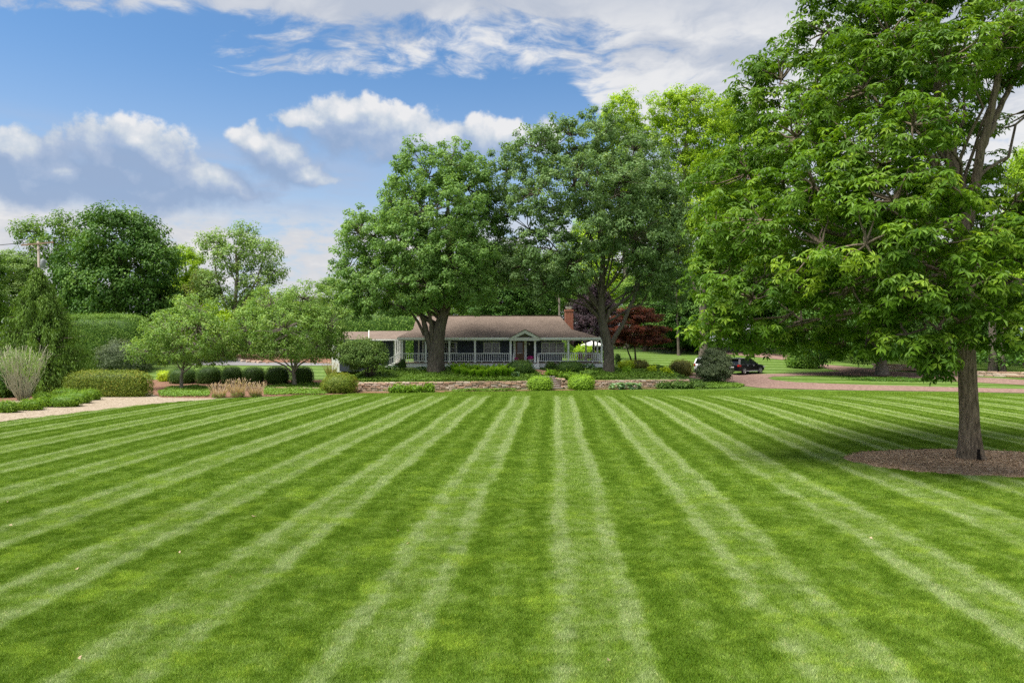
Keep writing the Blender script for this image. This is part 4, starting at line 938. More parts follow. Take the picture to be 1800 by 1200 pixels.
# centre
bg(735, 116, 455, 120, K_OVAL, L_MID, 'green tree hidden behind the leaning maple trunk')
bg(815, 104, 450, 130, K_OVAL, L_MID, 'green tree behind the roof right of the leaning maple')
bg(880, 98, 425, 120, K_OVAL, L_DARK, 'dark tree over the roof ridge between the two maples')
bg(930, 101, 440, 105, K_OVAL, L_DARK, 'dark slender tree above the portico gable')
bg(975, 110, 440, 110, K_OVAL, L_MID, 'leafy tree behind the pale birch trunk')
bg(1040, 92, 498, 92, K_ROUND, L_PURP, 'dark purple-leaved beech behind the brick chimney')
bg(1040, 116, 380, 130, K_OVAL, L_LIME, 'light green tree glimpsed through the umbrella-shaped maple')
def lime(px_, rows, label, seed, leaf, Y=114.0):
    x = X(px_, Y); g = gz(x, Y)
    tree('lime_tree', (x, Y, g), [(x, Y, g), tuple(at(px_, 480, Y)), tuple(at(px_-5, 360, Y)), tuple(at(px_+4, 220, Y))], .6, px_lobes(rows, Y, .9), label, leaf, BARK_P, seed, 1.35, .85, 46, .36, .25, frac=.2, shell=(.5, 1.12), fol=dict(flat=.75, hang=.35, tvar=(.2, .17)))
lime(1100, [(1095,192,34,32),(1078,225,30,32),(1115,235,30,34),(1095,300,40,50),(1110,380,40,50)], 'narrow lime green treetop above the umbrella-shaped maple', 57, L_LIME)
lime(1205, [(1170,195,38,34),(1215,180,44,32),(1255,205,40,36),(1185,245,48,40),(1240,255,50,40),(1200,305,52,42),(1262,310,40,50),(1225,370,62,50),(1175,370,40,50),(1240,440,60,50),(1190,450,50,50)], 'tall bright lime green tree towering behind the umbrella-shaped maple', 58, L_LIME)
bg(1290, 121, 165, 120, K_OVAL, L_MID, 'tall green tree between lime tree and big shade tree')
bg(1135, 108, 430, 120, K_OVAL, L_MID, 'mid green tree behind the red maple')
bg(1195, 104, 470, 130, K_ROUND, L_DARK, 'dark evergreen mass at the back of the side lawn')
bg(1262, 106, 430, 130, K_OVAL, L_MID, 'leafy tree behind the round silvery shrub')
# east woods
for i, (p, Y, tp, w, kd, lf, lb) in enumerate([
    (1330,112,420,150,K_OVAL,L_DARK,'dark woodland tree directly above the black car'), (1395,110,440,140,K_ROUND,L_DARK,'dark woodland tree behind the lane shrub'),
    (1460,116,400,150,K_OVAL,L_MID,'woodland tree where the upper lane bends'), (1525,118,420,150,K_OVAL,L_DARK,'dark woodland tree behind the island tree'),
    (1600,114,430,150,K_OVAL,L_DARK,'dark woodland tree above the far stone wall'), (1668,104,430,140,K_OVAL,L_DARK,'woodland tree with grey stem left of the big trunk'),
    (1745,100,400,150,K_OVAL,L_DARK,'woodland tree with thick stem right of the big trunk'), (1830,96,360,150,K_OVAL,L_DARK,'woodland tree at the right picture edge'),
    (1500,99,455,130,K_ROUND,L_DARK,'low dark woodland tree just behind the upper lane bend'), (1612,97,450,140,K_ROUND,L_DARK,'low dark woodland tree beside the far stone wall'), (1712,93,440,140,K_ROUND,L_DARK,'low dark woodland tree right behind the big trunk'),
    (1806,84,262,120,K_OVAL,L_LIME,'bright green tree showing past the right edge of the shade tree'), (1920,92,360,160,K_ROUND,L_DARK,'woodland tree beyond the right picture edge')]):
    bg(p, Y, tp, w, kd, lf, lb, group='woodland along the lane')
# the tree on the drive island
BI = hit(1549, 658); YI = BI[1]
tree('island_tree', BI, [(BI[0],BI[1],BI[2]), tuple(at(1550,620,YI)), tuple(at(1546,560,YI)), tuple(at(1540,480,YI))], .55,
     px_lobes([(1470,560,70,45,-1),(1420,590,50,40,0),(1540,545,70,45,-2),(1600,560,60,50,-1),(1500,605,55,30,-2),(1560,600,55,26,-3),(1440,620,30,18,0),(1530,470,90,60,0),(1450,490,70,50,0),(1610,480,70,60,0),(1520,560,80,50,3)], YI),
     'shady tree standing on the grass island between the drives', L_DARK, BARK_P, 61, 1.15, .75, 44, .34, .17, frac=.3, fol=dict(flat=.7, up=.5, rand=.5, hang=.55), flare=1.4)
# red japanese maple
BR = hit(1117, 641); YR = BR[1]
tree('red_maple', BR, [(BR[0],BR[1],BR[2]), tuple(at(1117,628,YR)), tuple(at(1116,612,YR)), tuple(at(1114,585,YR))], .13,
     px_lobes([(1100,562,36,7),(1140,558,30,7,-.5),(1118,545,30,7),(1085,582,26,6),(1150,578,26,6),(1115,577,40,6,-1),(1158,596,18,6),(1095,600,34,6),(1140,598,30,6,-.5),(1120,590,44,8,1.5),(1075,600,14,6)], YR, .9),
     'low spreading red-leaved japanese maple right of the porch', L_RED, BARK_D, 62, .62, .45, 60, .22, .09, frac=.6, fol=dict(flat=.4, up=.6, rand=.5, hang=.4), flare=1.2, twig=.018, tstart=.5,
     extra=[([tuple(at(1112,640,YR)), tuple(at(1106,622,YR)), tuple(at(1100,605,YR))], .11, .05)])
# bare stems seen between the crowns
def stem(px0, py0, px1, py1, Y, r0, label, bark):
    a, b = at(px0, py0, Y), at(px1, py1, Y); g = gz(a.x, Y); t = thing('slim_tree', (a.x, Y, g), label, 'tree', 'bare stems between the crowns')
    mb = MB(); trunk_mesh(mb, np.random.default_rng(int(px0)), [(0, 0, 0), ((b.x-a.x)*.4, .1, (b.z-g)*.4), (b.x-a.x, 0, b.z-g)], [r0, r0*.85, r0*.5], 10)
    mb.tube([((b.x-a.x)*.6, 0, (b.z-g)*.6), (-1.2, 0, (b.z-g)*.8), (-1.8, 0, (b.z-g)*.98)], [r0*.4, r0*.3, r0*.15], 6)
    mb.build('trunk', bark, t, smooth=True)
stem(985, 556, 982, 470, 88, .16, 'slim pale birch stem behind the roof end', BARK_P)
stem(1193, 608, 1189, 500, 100, .2, 'straight grey stem in front of the dark evergreens', BARK_G)
stem(1237, 640, 1235, 470, 84, .58, 'thick grey stem behind the round silvery shrub', BARK_G)
for p_, y_, rr, lb in ((845,99,.14,'thin dark stem over the roof near the first porch window'),(868,99,.12,'thin dark stem over the middle of the roof'),(897,97,.13,'thin dark stem rising behind the portico ridge'),(918,98,.12,'thin dark stem just right of the portico ridge'),(948,100,.15,'thin dark stem over the right part of the roof')):
    stem(p_, 556, p_+random.uniform(-6, 6), 430, y_, rr, lb, BARK_D)
for p_, py_, r_, lb in ((1668,650,.30,'grey woodland stem left of the big trunk'),(1745,653,.42,'stout grey woodland stem right of the big trunk'),(1763,654,.26,'slimmer dark stem beside the stout woodland stem'),(1423,628,.2,'pale stem above the lane shrub')):
    q = hit(p_, py_); stem(p_, py_, p_+3, 440, q[1], r_, lb, BARK_P if p_ == 1423 else BARK_G)

# ---------------------------------------------------------------- hedges, shrubs, beds
def sup(d, p):
    return 1.0/np.maximum((np.abs(d)**p).sum(1)**(1/p), 1e-6)
def clipped(name, base, rx, ry, h, leaf, label, cat, n, L, W, p=2.4, seed=0, group=None, rough=.05, rz=0.0, loose=.35, low=-.35, bumps=3.0, tuft=None):
    """clipped plant: a solid dark core and leaves all over its rounded surface"""
    r = np.random.default_rng(seed+77)
    t = thing(name, base, label, cat, group, rz)
    ph = r.uniform(0, 6.3, 6)
    def shape(d):
        k = sup(d, p)*(1 + rough*(np.sin(d[:, 0]*bumps*2+ph[0])*np.cos(d[:, 2]*bumps*2+ph[1]) + .6*np.sin(d[:, 1]*bumps*3+ph[2]+d[:, 0]*bumps*3)))
        q = d*k[:, None]*np.array([rx, ry, h*.62]); q[:, 2] += h*.40; return q
    nu, nv = 22, 12; d = []
    for i in range(nv+1):
        el = -math.pi/2*.72 + (math.pi/2*1.72)*i/nv
        d += [(math.cos(el)*math.cos(2*math.pi*j/nu), math.cos(el)*math.sin(2*math.pi*j/nu), math.sin(el)) for j in range(nu)]
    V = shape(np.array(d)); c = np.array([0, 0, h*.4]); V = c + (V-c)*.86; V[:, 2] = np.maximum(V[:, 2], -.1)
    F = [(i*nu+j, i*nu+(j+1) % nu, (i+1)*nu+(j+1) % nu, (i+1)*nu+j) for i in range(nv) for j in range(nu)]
    link('light_block_core', np_mesh('light_block_core', V, F, leaf, True, np.full(len(V), .05)), t)  # opaque core added to stop light leaking through the leaves
    # even cover of the surface, whatever its proportions
    m = int(n*6); d = unit(r, m); q = shape(d); e1 = nrm(np.cross(d, unit(r, m))); e2 = np.cross(d, e1)
    wgt = np.linalg.norm(np.cross(shape(nrm(d+.01*e1))-q, shape(nrm(d+.01*e2))-q), axis=1); pr_ = wgt/wgt.sum()
    i = r.choice(m, n, True, pr_); d = d[i]; P = q[i] + unit(r, n)*(L*r.uniform(0, 1.2, n))[:, None]
    N = nrm(np.sign(d)*np.abs(d)**(p-1)/np.array([rx, ry, h*.62]))
    stray = np.where(r.random(n) < .07, r.uniform(.4, 1.7, n), 0)                 # young shoots that stand proud of the clipped face
    lam = tuft or max(.22, .30*min(h, 2*ry)); K = unit(r, 6)*(2*np.pi/lam)*r.uniform(.7, 1.4, 6)[:, None]; fz = r.uniform(0, 6.3, 6)      # uneven tufts of growth
    bump_ = np.sin(P @ K.T + fz).sum(1)/6*lam*.28
    P = P + N*((r.uniform(-1.0, .35, n)+stray)*L*1.2 + bump_ - .02)[:, None]; ok = P[:, 2] > low*h*.2
    P, N = P[ok], N[ok]; n = len(P)
    A = nrm(N*.4 + unit(r, n) + np.array([0, 0, .25])); Nn = nrm(N + loose*1.6*unit(r, n) + np.array([0, 0, .25]))
    patch_ = np.sin(P[:, 0]*1.7+ph[3])*np.sin(P[:, 2]*2.3+ph[4])*.10
    tt = np.clip(r.normal(.48, .2, n) + patch_, 0, 1)
    link('foliage', leaf_mesh('foliage', P, Nn, A, L*r.uniform(.7, 1.2, n), W*r.uniform(.7, 1.2, n), tt, leaf), t)
    return t
def on(px, py, dy=0.0):
    q = hit(px, py); return (q[0], q[1]+dy, gz(q[0], q[1]+dy))
def clip_px(name, pl, pr, pbot, ptop, leaf, label, cat, n, L, W, dep=1.0, **kw):
    """a clipped plant that spans the given photo columns and rows, standing on the terrain"""
    c = hit((pl+pr)/2, pbot); Y = c[1]; rx = (pr-pl)/2/FPX*Y; ry = rx*dep; Y2 = Y+ry*.8
    rx = (pr-pl)/2/FPX*Y2; x = ((pl+pr)/2-CX)/FPX*Y2; z = gz(x, Y2); h = CAM_H+(CY-ptop)/FPX*Y2-z
    return clipped(name, (x, Y2, z), rx, rx*dep if dep != 0 else 1, h, leaf, label, cat, n, L, W, **kw)
# the tall clipped hedge in the north-west and the long one behind the garage
clip_px('tall_hedge', 108, 262, 652, 555, L_LHED, 'tall clipped arborvitae hedge with rounded shoulder behind the low golden hedge', 'hedge', 38000, .15, .08, dep=.35, p=5.5, seed=1, rough=.02, loose=.5, tuft=.85)
x_ = (660-CX)/FPX*96; clipped('tall_hedge', (x_, 96, 2.0), 7.6, 1.6, CAM_H+(600-545)/FPX*96-2.0, L_LHED, 'long tall hedge behind the low garage roof', 'hedge', 16000, .22, .12, p=4.5, seed=2, rough=.02, tuft=.8)
clip_px('low_hedge', 118, 266, 698, 652, L_YHED, 'long low golden-green clipped hedge beside the gravel path', 'hedge', 15000, .11, .06, dep=.30, p=4.0, seed=3, rough=.015, tuft=.4)
clip_px('viburnum', 172, 258, 657, 600, L_SILV, 'loose grey-green viburnum in front of the tall clipped hedge', 'shrub', 7000, .20, .11, dep=.7, p=2.2, seed=4, rough=.09, loose=.6)
# low mounding shrubs along the gravel path
for i, (a, b, c, d, lb) in enumerate([(-8,34,726,705,'low green mound shrub at the left picture edge by the gravel'),(34,76,722,702,'low green mound shrub second from the left edge by the gravel'),
      (62,90,716,699,'small green mound shrub tucked between larger mounds below the bare shrub'),(84,143,716,694,'widest low green mound shrub by the gravel'),(108,160,710,688,'low green mound shrub behind the widest mound'),
      (140,176,704,684,'low green mound shrub closest to the golden hedge'),(60,96,705,690,'small back-row green mound shrub next to the bare shrub'),(92,140,700,683,'back-row green mound shrub under the weeping cypress')]):
    clip_px('mound_shrub', a, b, c, d, L_BRT, lb, 'shrub', 2600, .10, .05, dep=.62, p=2.3, seed=10+i, rough=.05, group='low mound shrubs along the gravel', loose=.6, bumps=5)
# row of rounded yews
for i, (a, b, t_, lb) in enumerate([(298,345,646,'rounded dark boxwood behind the path-side crabapple trunk'),(346,390,644,'rounded dark boxwood second from the path-side crabapple'),(390,426,644,'rounded dark boxwood third from the path-side crabapple'),
      (426,466,645,'rounded dark boxwood fourth from the path-side crabapple'),(466,509,644,'rounded dark boxwood just before the twisted crabapple trunk'),(512,551,645,'rounded dark boxwood behind the twisted crabapple trunk')]):
    clip_px('boxwood', a, b, 675, t_, L_YEW, lb, 'boxwood', 8500, .07, .04, dep=.9, p=2.7, seed=30+i, rough=.012, tuft=.3, group='row of rounded dark boxwoods')
clip_px('yellow_shrub', 277, 304, 671, 652, L_YEL, 'small bright yellow-green shrub at the end of the boxwood row', 'shrub', 1500, .12, .06, seed=40, rough=.08, loose=.6)
clip_px('dome_shrub', 566, 629, 692, 656, L_YHED, 'yellowish clipped dome shrub at the end of the stone wall', 'shrub', 8000, .10, .05, dep=.9, p=2.3, seed=41, rough=.03)
clip_px('dome_shrub', 890, 939, 660, 633, L_YEW, 'dark clipped mound beside the ferns below the front door', 'shrub', 5200, .10, .05, dep=.9, p=2.5, seed=42, rough=.02)
clip_px('dome_shrub', 977, 1028, 657, 635, L_YEW, 'dark clipped mound right of the brick walk', 'shrub', 5200, .10, .05, dep=.9, p=2.5, seed=43, rough=.03)
clip_px('box_ball', 927, 972, 686.6, 661, L_BOX, 'bright clipped box ball left of the garden steps', 'shrub', 3600, .12, .07, dep=.9, p=2.6, seed=44, rough=.02)
clip_px('box_ball', 998, 1045, 685.6, 659, L_BOX, 'bright clipped box ball right of the garden steps', 'shrub', 3600, .12, .07, dep=.9, p=2.6, seed=45, rough=.02)
clip_px('dwarf_spruce', 700, 715, 651, 630, L_YEW, 'small cone-shaped dwarf spruce at the west porch corner', 'shrub', 1500, .09, .04, p=1.8, seed=46, rough=.03)
clip_px('leafy_shrub', 1087, 1122, 650, 634, L_YEL, 'bright green low shrub under the red maple', 'shrub', 2000, .13, .07, seed=47, rough=.10, loose=.6)
clip_px('leafy_shrub', 1110, 1140, 651, 633, L_BRON, 'darker olive shrub behind the bright one under the red maple', 'shrub', 1700, .13, .07, seed=48, rough=.10, loose=.6)
clip_px('leafy_shrub', 1176, 1217, 661, 633, L_BRON, 'bronze tinted shrub left of the round silvery shrub', 'shrub', 3000, .14, .07, seed=49, rough=.10, loose=.6)
clip_px('lane_shrub', 1386, 1442, 648, 608, L_MID, 'rounded shrub on the grass point between the two lanes', 'shrub', 4200, .24, .14, dep=.8, seed=50, rough=.12, loose=.6)
clipped('leafy_shrub', (X(1027, 84), 84, gz(X(1027, 84), 84)), 1.3, 1.1, CAM_H+(600-607)/FPX*84-gz(X(1027, 84), 84), L_LIME, 'light green shrub seen through the open porch corner', 'shrub', 1500, .2, .12, seed=51, rough=.1, loose=.6)
clip_px('dark_shrub', 1081, 1091, 640, 622, L_YEW, 'dark narrow clipped shrub at the east porch corner', 'shrub', 900, .10, .05, p=4, seed=52)
for i, (a, b, c, d) in enumerate([(1100,1132,611,585),(1128,1168,612,572),(1165,1215,614,568),(1208,1240,617,575)]):
    clip_px('evergreen_shrub', a, b, c, d, L_DARK, ['dark evergreen shrub left of the row behind the side lawn','tall dark evergreen shrub second in the row behind the side lawn','widest dark evergreen shrub behind the side lawn','dark evergreen shrub half hidden by the thick grey stem'][i], 'shrub', 2600, .30, .16, dep=.7, p=2.6, seed=60+i, rough=.08, loose=.6, group='evergreens behind the side lawn')
# loose shrubs with visible stems
def stem_shrub(name, pb, rows, label, leaf, seed, nst, spread, top, sp, rc, nl, L, W, bark=BARK_T, sr=.035, fol=None, cat='shrub'):
    B = hit(*pb); r = np.random.default_rng(seed); b = np.array(B); t = thing(name, B, label, cat)
    lob = [(np.array(c)-b, rad) for c, rad in px_lobes(rows, B[1], .95)] if rows else []
    mb = MB()
    for i in range(nst):
        a = r.uniform(0, 6.28); s = spread*math.sqrt(r.random()); hh = top*r.uniform(.7, 1.05)
        e = np.array([math.cos(a)*s, math.sin(a)*s, hh]); p = bent(r, (math.cos(a)*.12*spread, math.sin(a)*.12*spread, -.05), e, 6, .05)
        mb.tube(p.tolist(), list(np.linspace(sr, sr*.3, 6)), 5)
        for _ in range(3):
            q = p[r.integers(2, 5)]; mb.tube(bent(r, q, q+np.array([r.normal(0, .3), r.normal(0, .3), .7])*top*.3, 4, .06).tolist(), [sr*.45, sr*.4, sr*.3, sr*.15], 4, cap=False)
    mb.build('stems', bark, t, smooth=True)
    if lob:
        C, O = clumps(r, lob, sp, .4, (.45, 1.05)); f = dict(flat=.8, up=.5, rand=.6, hang=.2); f.update(fol or {})
        P, N, A, LL, WW, tt = foliage(r, C, O, rc, nl, L, W, **f); link('foliage', leaf_mesh('foliage', P, N, A, LL, WW, tt, leaf), t)
    return t
stem_shrub('big_shrub', (650,664), [(635,615,36,20),(618,622,24,20),(655,618,22,22),(640,630,40,14,-.5),(670,628,13,14),(610,612,16,12),(635,608,30,14,.8),(625,640,22,8)], 'large loose dark shrub with many stems in front of the garage wing', L_SHRB, 71, 16, 1.5, 2.2, .50, .40, 60, .15, .085, BARK_D, .05)
stem_shrub('round_shrub', (1256,672), [(1254,640,30,26),(1244,650,24,18,-.5),(1268,648,20,20,-.4),(1255,625,22,14),(1256,660,26,10)], 'big round silvery grey-green shrub hiding the white car', L_SILV, 72, 14, 1.0, 2.2, .42, .34, 60, .13, .075, BARK_D, .04)
stem_shrub('bare_shrub', (40,704), [(42,636,34,26),(20,640,22,22),(60,642,18,20)], 'pale vase-shaped shrub with bare fanning stems and thin leaves', L_PALE, 73, 80, 2.0, 4.0, .45, .40, 13, .12, .05, paint('pale_stem', (.37, .36, .25), .9, .2, 4), .024, fol=dict(up=.2))
# weeping cypress
BC = hit(50, 694); YC = BC[1]+1.5
def cypress():
    r = np.random.default_rng(81); b = np.array((BC[0], YC, 0.0)); t = thing('weeping_cypress', tuple(b), 'weeping cypress with hanging sprays at the left edge', 'tree')
    top = CAM_H+(600-462)/FPX*YC; mb = MB(); trunk_mesh(mb, r, [(0, 0, 0), (.1, 0, top*.4), (-.1, 0, top*.8), (-.5, 0, top)], [.3, .22, .1, .03], 10); mb.build('trunk', BARK_D, t, smooth=True)
    Ps, Ns, As, Ts = [], [], [], []; lm = MB()
    for i in range(680):
        f = r.random()**1.35; z = .5 + f*(top-.8); R = (1-f)**.92*5.5*r.uniform(.5, 1.05)+.10; a = r.uniform(0, 6.28)
        e = np.array([math.cos(a)*R - .3*f, math.sin(a)*R*.9, z + .25*R*.4]); 
        if i % 3 == 0: lm.tube(bent(r, (-.3*f, 0, z-.25*R), e, 5, .05, .08).tolist(), [.05, .04, .03, .02, .01], 4, cap=False)
        n = 70; s = r.random(n); hang = r.random(n)**1.1*r.uniform(.7, 1.8)
        q = e*np.array([1, 1, 1]) - np.outer(1-s, e*np.array([.35, .35, 0.02])) + r.normal(0, .10, (n, 3)); q[:, 2] -= hang
        out = np.array([math.cos(a), math.sin(a), 0]); Ps.append(q); Ns.append(np.tile(out, (n, 1)) + .6*unit(r, n) + np.array([0, 0, .35])); As.append(np.tile([0, 0, -1.0], (n, 1)) + .35*unit(r, n) + .15*out)
        Ts.append(np.clip(r.normal(.42, .12)+r.normal(0, .15, n), 0, 1))
    lm.build('limbs', BARK_D, t); P, N, A, T = map(np.concatenate, (Ps, Ns, As, Ts)); n = len(P)
    link('crown', leaf_mesh('crown', P, N, A, .30*r.uniform(.6, 1.2, n), .085*r.uniform(.6, 1.2, n), T, L_CYPR), t)
cypress()
clip_px('dark_shrub', -60, 30, 700, 640, L_DARK, 'dark leafy shrub behind the bare vase-shaped shrub', 'shrub', 4000, .2, .1, dep=.5, seed=53, rough=.1, loose=.6)
# leafy sheets of ground cover, too many leaves to count
def cover(name, px_poly, n_m2, L, W, hgt, leaf, label, seed):
    poly = np.array([hit(*p)[:2] for p in px_poly]); r = np.random.default_rng(seed)
    lo, hi = poly.min(0), poly.max(0); m = int((hi-lo).prod()*n_m2); Q = r.uniform(lo, hi, (m, 2)); Q = Q[inside(Q, poly)]
    ex = (Q[:, 0] > STEP_X[0]-.2) & (Q[:, 0] < STEP_X[1]+.1) & (Q[:, 1] < wall_y(Q[:, 0])+2.4); wk = inside(Q, np.array([hit(*p)[:2] for p in [(936,651),(948,649.3),(968,653),(968,654.6),(986,661),(958,661.8),(946,657)]])); Q = Q[~ex & ~wk]
    n = len(Q); lump = .5+.5*np.sin(Q[:, 0]*2.1+seed)*np.sin(Q[:, 1]*1.7); z = terr(Q[:, 0], Q[:, 1]) + hgt*(.25+.75*r.random(n)**.6)*(.6+.5*lump)
    P = np.column_stack([Q, z]); c = P.mean(0); N = nrm(np.array([0, 0, 1.0]) + .55*unit(r, n)); A = unit(r, n)
    big = np.sin(Q[:, 0]*.9+seed*2)*np.sin(Q[:, 1]*1.1)*.12
    o = link(name, leaf_mesh(name, P-c, N, A, L*r.uniform(.7, 1.2, n), W*r.uniform(.7, 1.2, n), np.clip(r.normal(.45, .2, n)+big, 0, 1), leaf), None, tuple(c))
    tag(o, label, 'ground cover', kind='stuff')
cover('ground_cover', [(629,671.5),(760,670.8),(925,669.5),(950,669),(962,662),(940,651),(900,650.5),(760,651),(690,652),(630,655),(600,664)], 190, .16, .11, .26, L_PACH, 'green ground cover carpeting the terrace below the porch', 5)
cover('ground_cover', [(1002,667.8),(1050,667.3),(1188,666.2),(1204,662),(1190,655),(1120,650),(1060,649),(1000,649.5),(970,653),(1002,662)], 190, .16, .11, .26, L_PACH, 'green ground cover on the terrace right of the steps', 6)
cover('ground_cover', [(281,698),(366,698),(372,683),(340,679.5),(300,681),(278,690)], 190, .15, .10, .25, L_PACH, 'patch of ground cover round the path-side crabapple foot', 7)
cover('ground_cover', [(466,695),(570,694),(585,684),(570,676),(520,676),(462,680)], 190, .15, .10, .25, L_PACH, 'patch of ground cover round the twisted crabapple foot', 8)
cover('ground_cover', [(795,688.6),(905,687),(908,685.3),(795,686.8)], 260, .15, .10, .22, L_PACH, 'low plants between the lawn edge and the stone wall', 9)
cover('ground_cover', [(1222,684),(1300,681.5),(1310,678),(1270,672),(1225,671)], 230, .15, .10, .22, L_PACH, 'ground cover round the foot of the round silvery shrub', 10)
cover('ground_cover', [(1475,667),(1530,670),(1600,671.5),(1690,671),(1640,668),(1560,665)], 120, .17, .11, .25, L_DARK, 'dark ground cover under the island tree', 11)
cover('undergrowth', [(1290,620),(1400,630),(1500,640),(1640,650),(1800,658),(1960,664),(1960,640),(1800,636),(1640,630),(1400,614),(1290,612)], 20, .5, .32, 2.8, L_DARK, 'dark undergrowth beneath the woodland along the lane', 12)
def strip(name, x0, x1, y0, y1, n, hgt, leaf, label, seed, L=.42, W=.28):
    r = np.random.default_rng(seed); Q = np.column_stack([r.uniform(x0, x1, n), r.uniform(y0, y1, n)]); z = terr(Q[:, 0], Q[:, 1]) + hgt*r.random(n)*(.55+.45*np.sin(Q[:, 0]*.8)*np.sin(Q[:, 1]*.5+Q[:, 0]*.31))
    P = np.column_stack([Q, z]); c = P.mean(0); o = link(name, leaf_mesh(name, P-c, nrm(np.array([0, -.3, .8])+.7*unit(r, n)), unit(r, n), L, W, np.clip(r.normal(.45, .22, n), 0, 1), leaf), None, tuple(c))
    tag(o, label, 'undergrowth', kind='stuff')
strip('undergrowth', -18, 14, 96, 108, 14000, 6.0, L_MID, 'leafy understorey behind the house under the tall trees', 13)
strip('undergrowth', 16, 120, 112, 124, 26000, 7.0, L_DARK, 'dark woodland understorey behind the side lawn and lane', 14)
strip('undergrowth', -110, -30, 108, 122, 20000, 6.5, L_MID, 'far green understorey behind the western trees and court', 15)
# ornamental grasses, ferns and hostas
def grass_clump(pb, w, h, label, seed, mat, nb=170):
    B = hit(*pb); r = np.random.default_rng(seed); t = thing('ornamental_grass', B, label, 'ornamental grass', 'feathery grass clumps'); P, N, A = [], [], []
    a = r.uniform(0, 6.28, nb); s = np.sqrt(r.random(nb)); A = np.stack([np.cos(a)*s*w*.8/h, np.sin(a)*s*w*.8/h, np.ones(nb)], 1)
    P = np.stack([np.cos(a)*s*w*.35, np.sin(a)*s*w*.35, np.full(nb, -.03)], 1); N = np.cross(A, unit(r, nb))
    link('blades', leaf_mesh('blades', P, N, A, h*r.uniform(.6, 1.1, nb), .045, np.clip(r.normal(.45, .2, nb), 0, 1), mat), t)
    k = nb//2; q = P[:k] + nrm(A[:k])*h*r.uniform(.75, 1.1, k)[:, None]
    link('seed_heads', leaf_mesh('seed_heads', q, N[:k], A[:k]+.2*unit(r, k), .22, .06, np.clip(r.normal(.7, .2, k), 0, 1), G_TAN), t)
    m = 260; b = r.uniform(0, 6.28, m); rr = np.sqrt(r.random(m))*w*.62; P2 = np.stack([np.cos(b)*rr, np.sin(b)*rr, r.random(m)*h*.28], 1)
    link('base_leaves', leaf_mesh('base_leaves', P2, np.array([0, 0, 1.0])+.8*unit(r, m), unit(r, m), .14, .07, r.random(m), L_PACH), t)
for i, (p, w, h, lb) in enumerate([((385,699),.85,1.05,'left clump of tan feathery grass on the path edge'),((418,698),.95,1.35,'tallest clump of tan feathery grass, in the middle of three'),((449,697),.8,1.05,'right clump of tan feathery grass by the ground cover')]): grass_clump(p, w, h, lb, 90+i, G_TAN)
grass_clump((582,663), .9, 1.5, 'olive plume grass behind the yellowish dome shrub', 95, G_OLIV)
def fern_mesh(seed):
    r = np.random.default_rng(seed); P, N, A, L, W, T = [], [], [], [], [], []
    for i in range(15):
        a = 2*math.pi*i/15 + r.normal(0, .2); ln = r.uniform(.75, 1.05); lean = r.uniform(.3, .55); d = np.array([math.cos(a), math.sin(a), 0])
        for s in np.linspace(.12, 1, 9):
            c = d*lean*ln*s**1.6 + np.array([0, 0, ln*s*(1-.22*s*s)]); tan = nrm((d*lean*1.6*s**.6 + np.array([0, 0, 1-.6*s*s]))[None])[0]; side = np.cross(tan, np.array([0, 0, 1.0])); side /= max(1e-3, np.linalg.norm(side))
            for sg in (-1, 1): P.append(c); A.append(side*sg + tan*.5); N.append(np.cross(tan, side)*-1 + .2*r.normal(size=3)); L.append(.20*(1.1-s*.8)); W.append(.11); T.append(np.clip(r.normal(.5, .15), 0, 1))
    N = np.array(N); N[N[:, 2] < 0] *= -1
    return leaf_mesh('fronds', np.array(P), N, np.array(A), np.array(L)*1.25, np.array(W), np.array(T), L_FERN)
FERN = [fern_mesh(s) for s in (1, 2, 3)]
k_ = 0
for px_, py_ in [(803,660),(815,662),(827,663.5),(840,664),(852,664.5),(865,664),(877,663.5),(888,662.5),(897,662),(810,658.5),(822,659.5),(834,660),(846,660.5),(858,660.5),(870,660.5),(882,660),(798,657),(816,656.5),(828,656.5),(840,657),(852,657),(864,657),(876,657),(887,657.5)]:
    q = hit(px_, py_); t = thing('fern', q, 'tall bright green fern in the bed between leaning maple and dark mound', 'fern', 'ferns in the bed left of the brick walk', random.uniform(0, 6))
    s = random.uniform(1.0, 1.35); t.scale = (s, s, s); link('fronds', FERN[k_ % 3], t); k_ += 1
def hosta(px_, py_, s, label, seed):
    q = hit(px_, py_); r = np.random.default_rng(seed); t = thing('hosta', q, label, 'hosta', 'hostas by wall and porch'); n = 46; a = r.uniform(0, 6.28, n); e = r.uniform(.15, .8, n)
    d = np.stack([np.cos(a), np.sin(a), e], 1); P = nrm(d)*(.10*s); A = np.stack([np.cos(a), np.sin(a), .35*e], 1); N = np.stack([-np.cos(a)*e*.8, -np.sin(a)*e*.8, np.ones(n)], 1)
    P = P + np.stack([np.cos(a)*.18*s*r.random(n), np.sin(a)*.18*s*r.random(n), .38*s*e], 1)
    link('leaves', leaf_mesh('leaves', P, N, A, .42*s*r.uniform(.7, 1.1, n), .27*s, np.clip(r.normal(.5, .25, n), 0, 1), L_HOST, .12, .35), t)
for i, (a, b, s, lb) in enumerate([(688,652,1.2,'blue-green hosta beside the side steps of the porch'),(739,653,1.25,'blue-green hosta left of the leaning maple trunk'),(787,651,1.1,'blue-green hosta right of the leaning maple trunk'),(1034,648.5,1.2,'hosta below the east end of the porch'),
    (1083,684,1.25,'variegated hosta against the stone wall below the maple'),(1100,683.6,1.3,'middle hosta in front of the east stone wall'),(1116,683.3,1.2,'right hosta in front of the east stone wall'),(905,662,1.0,'small hosta at the foot of the dark mound by the ferns')]): hosta(a, b, s, lb, 110+i)
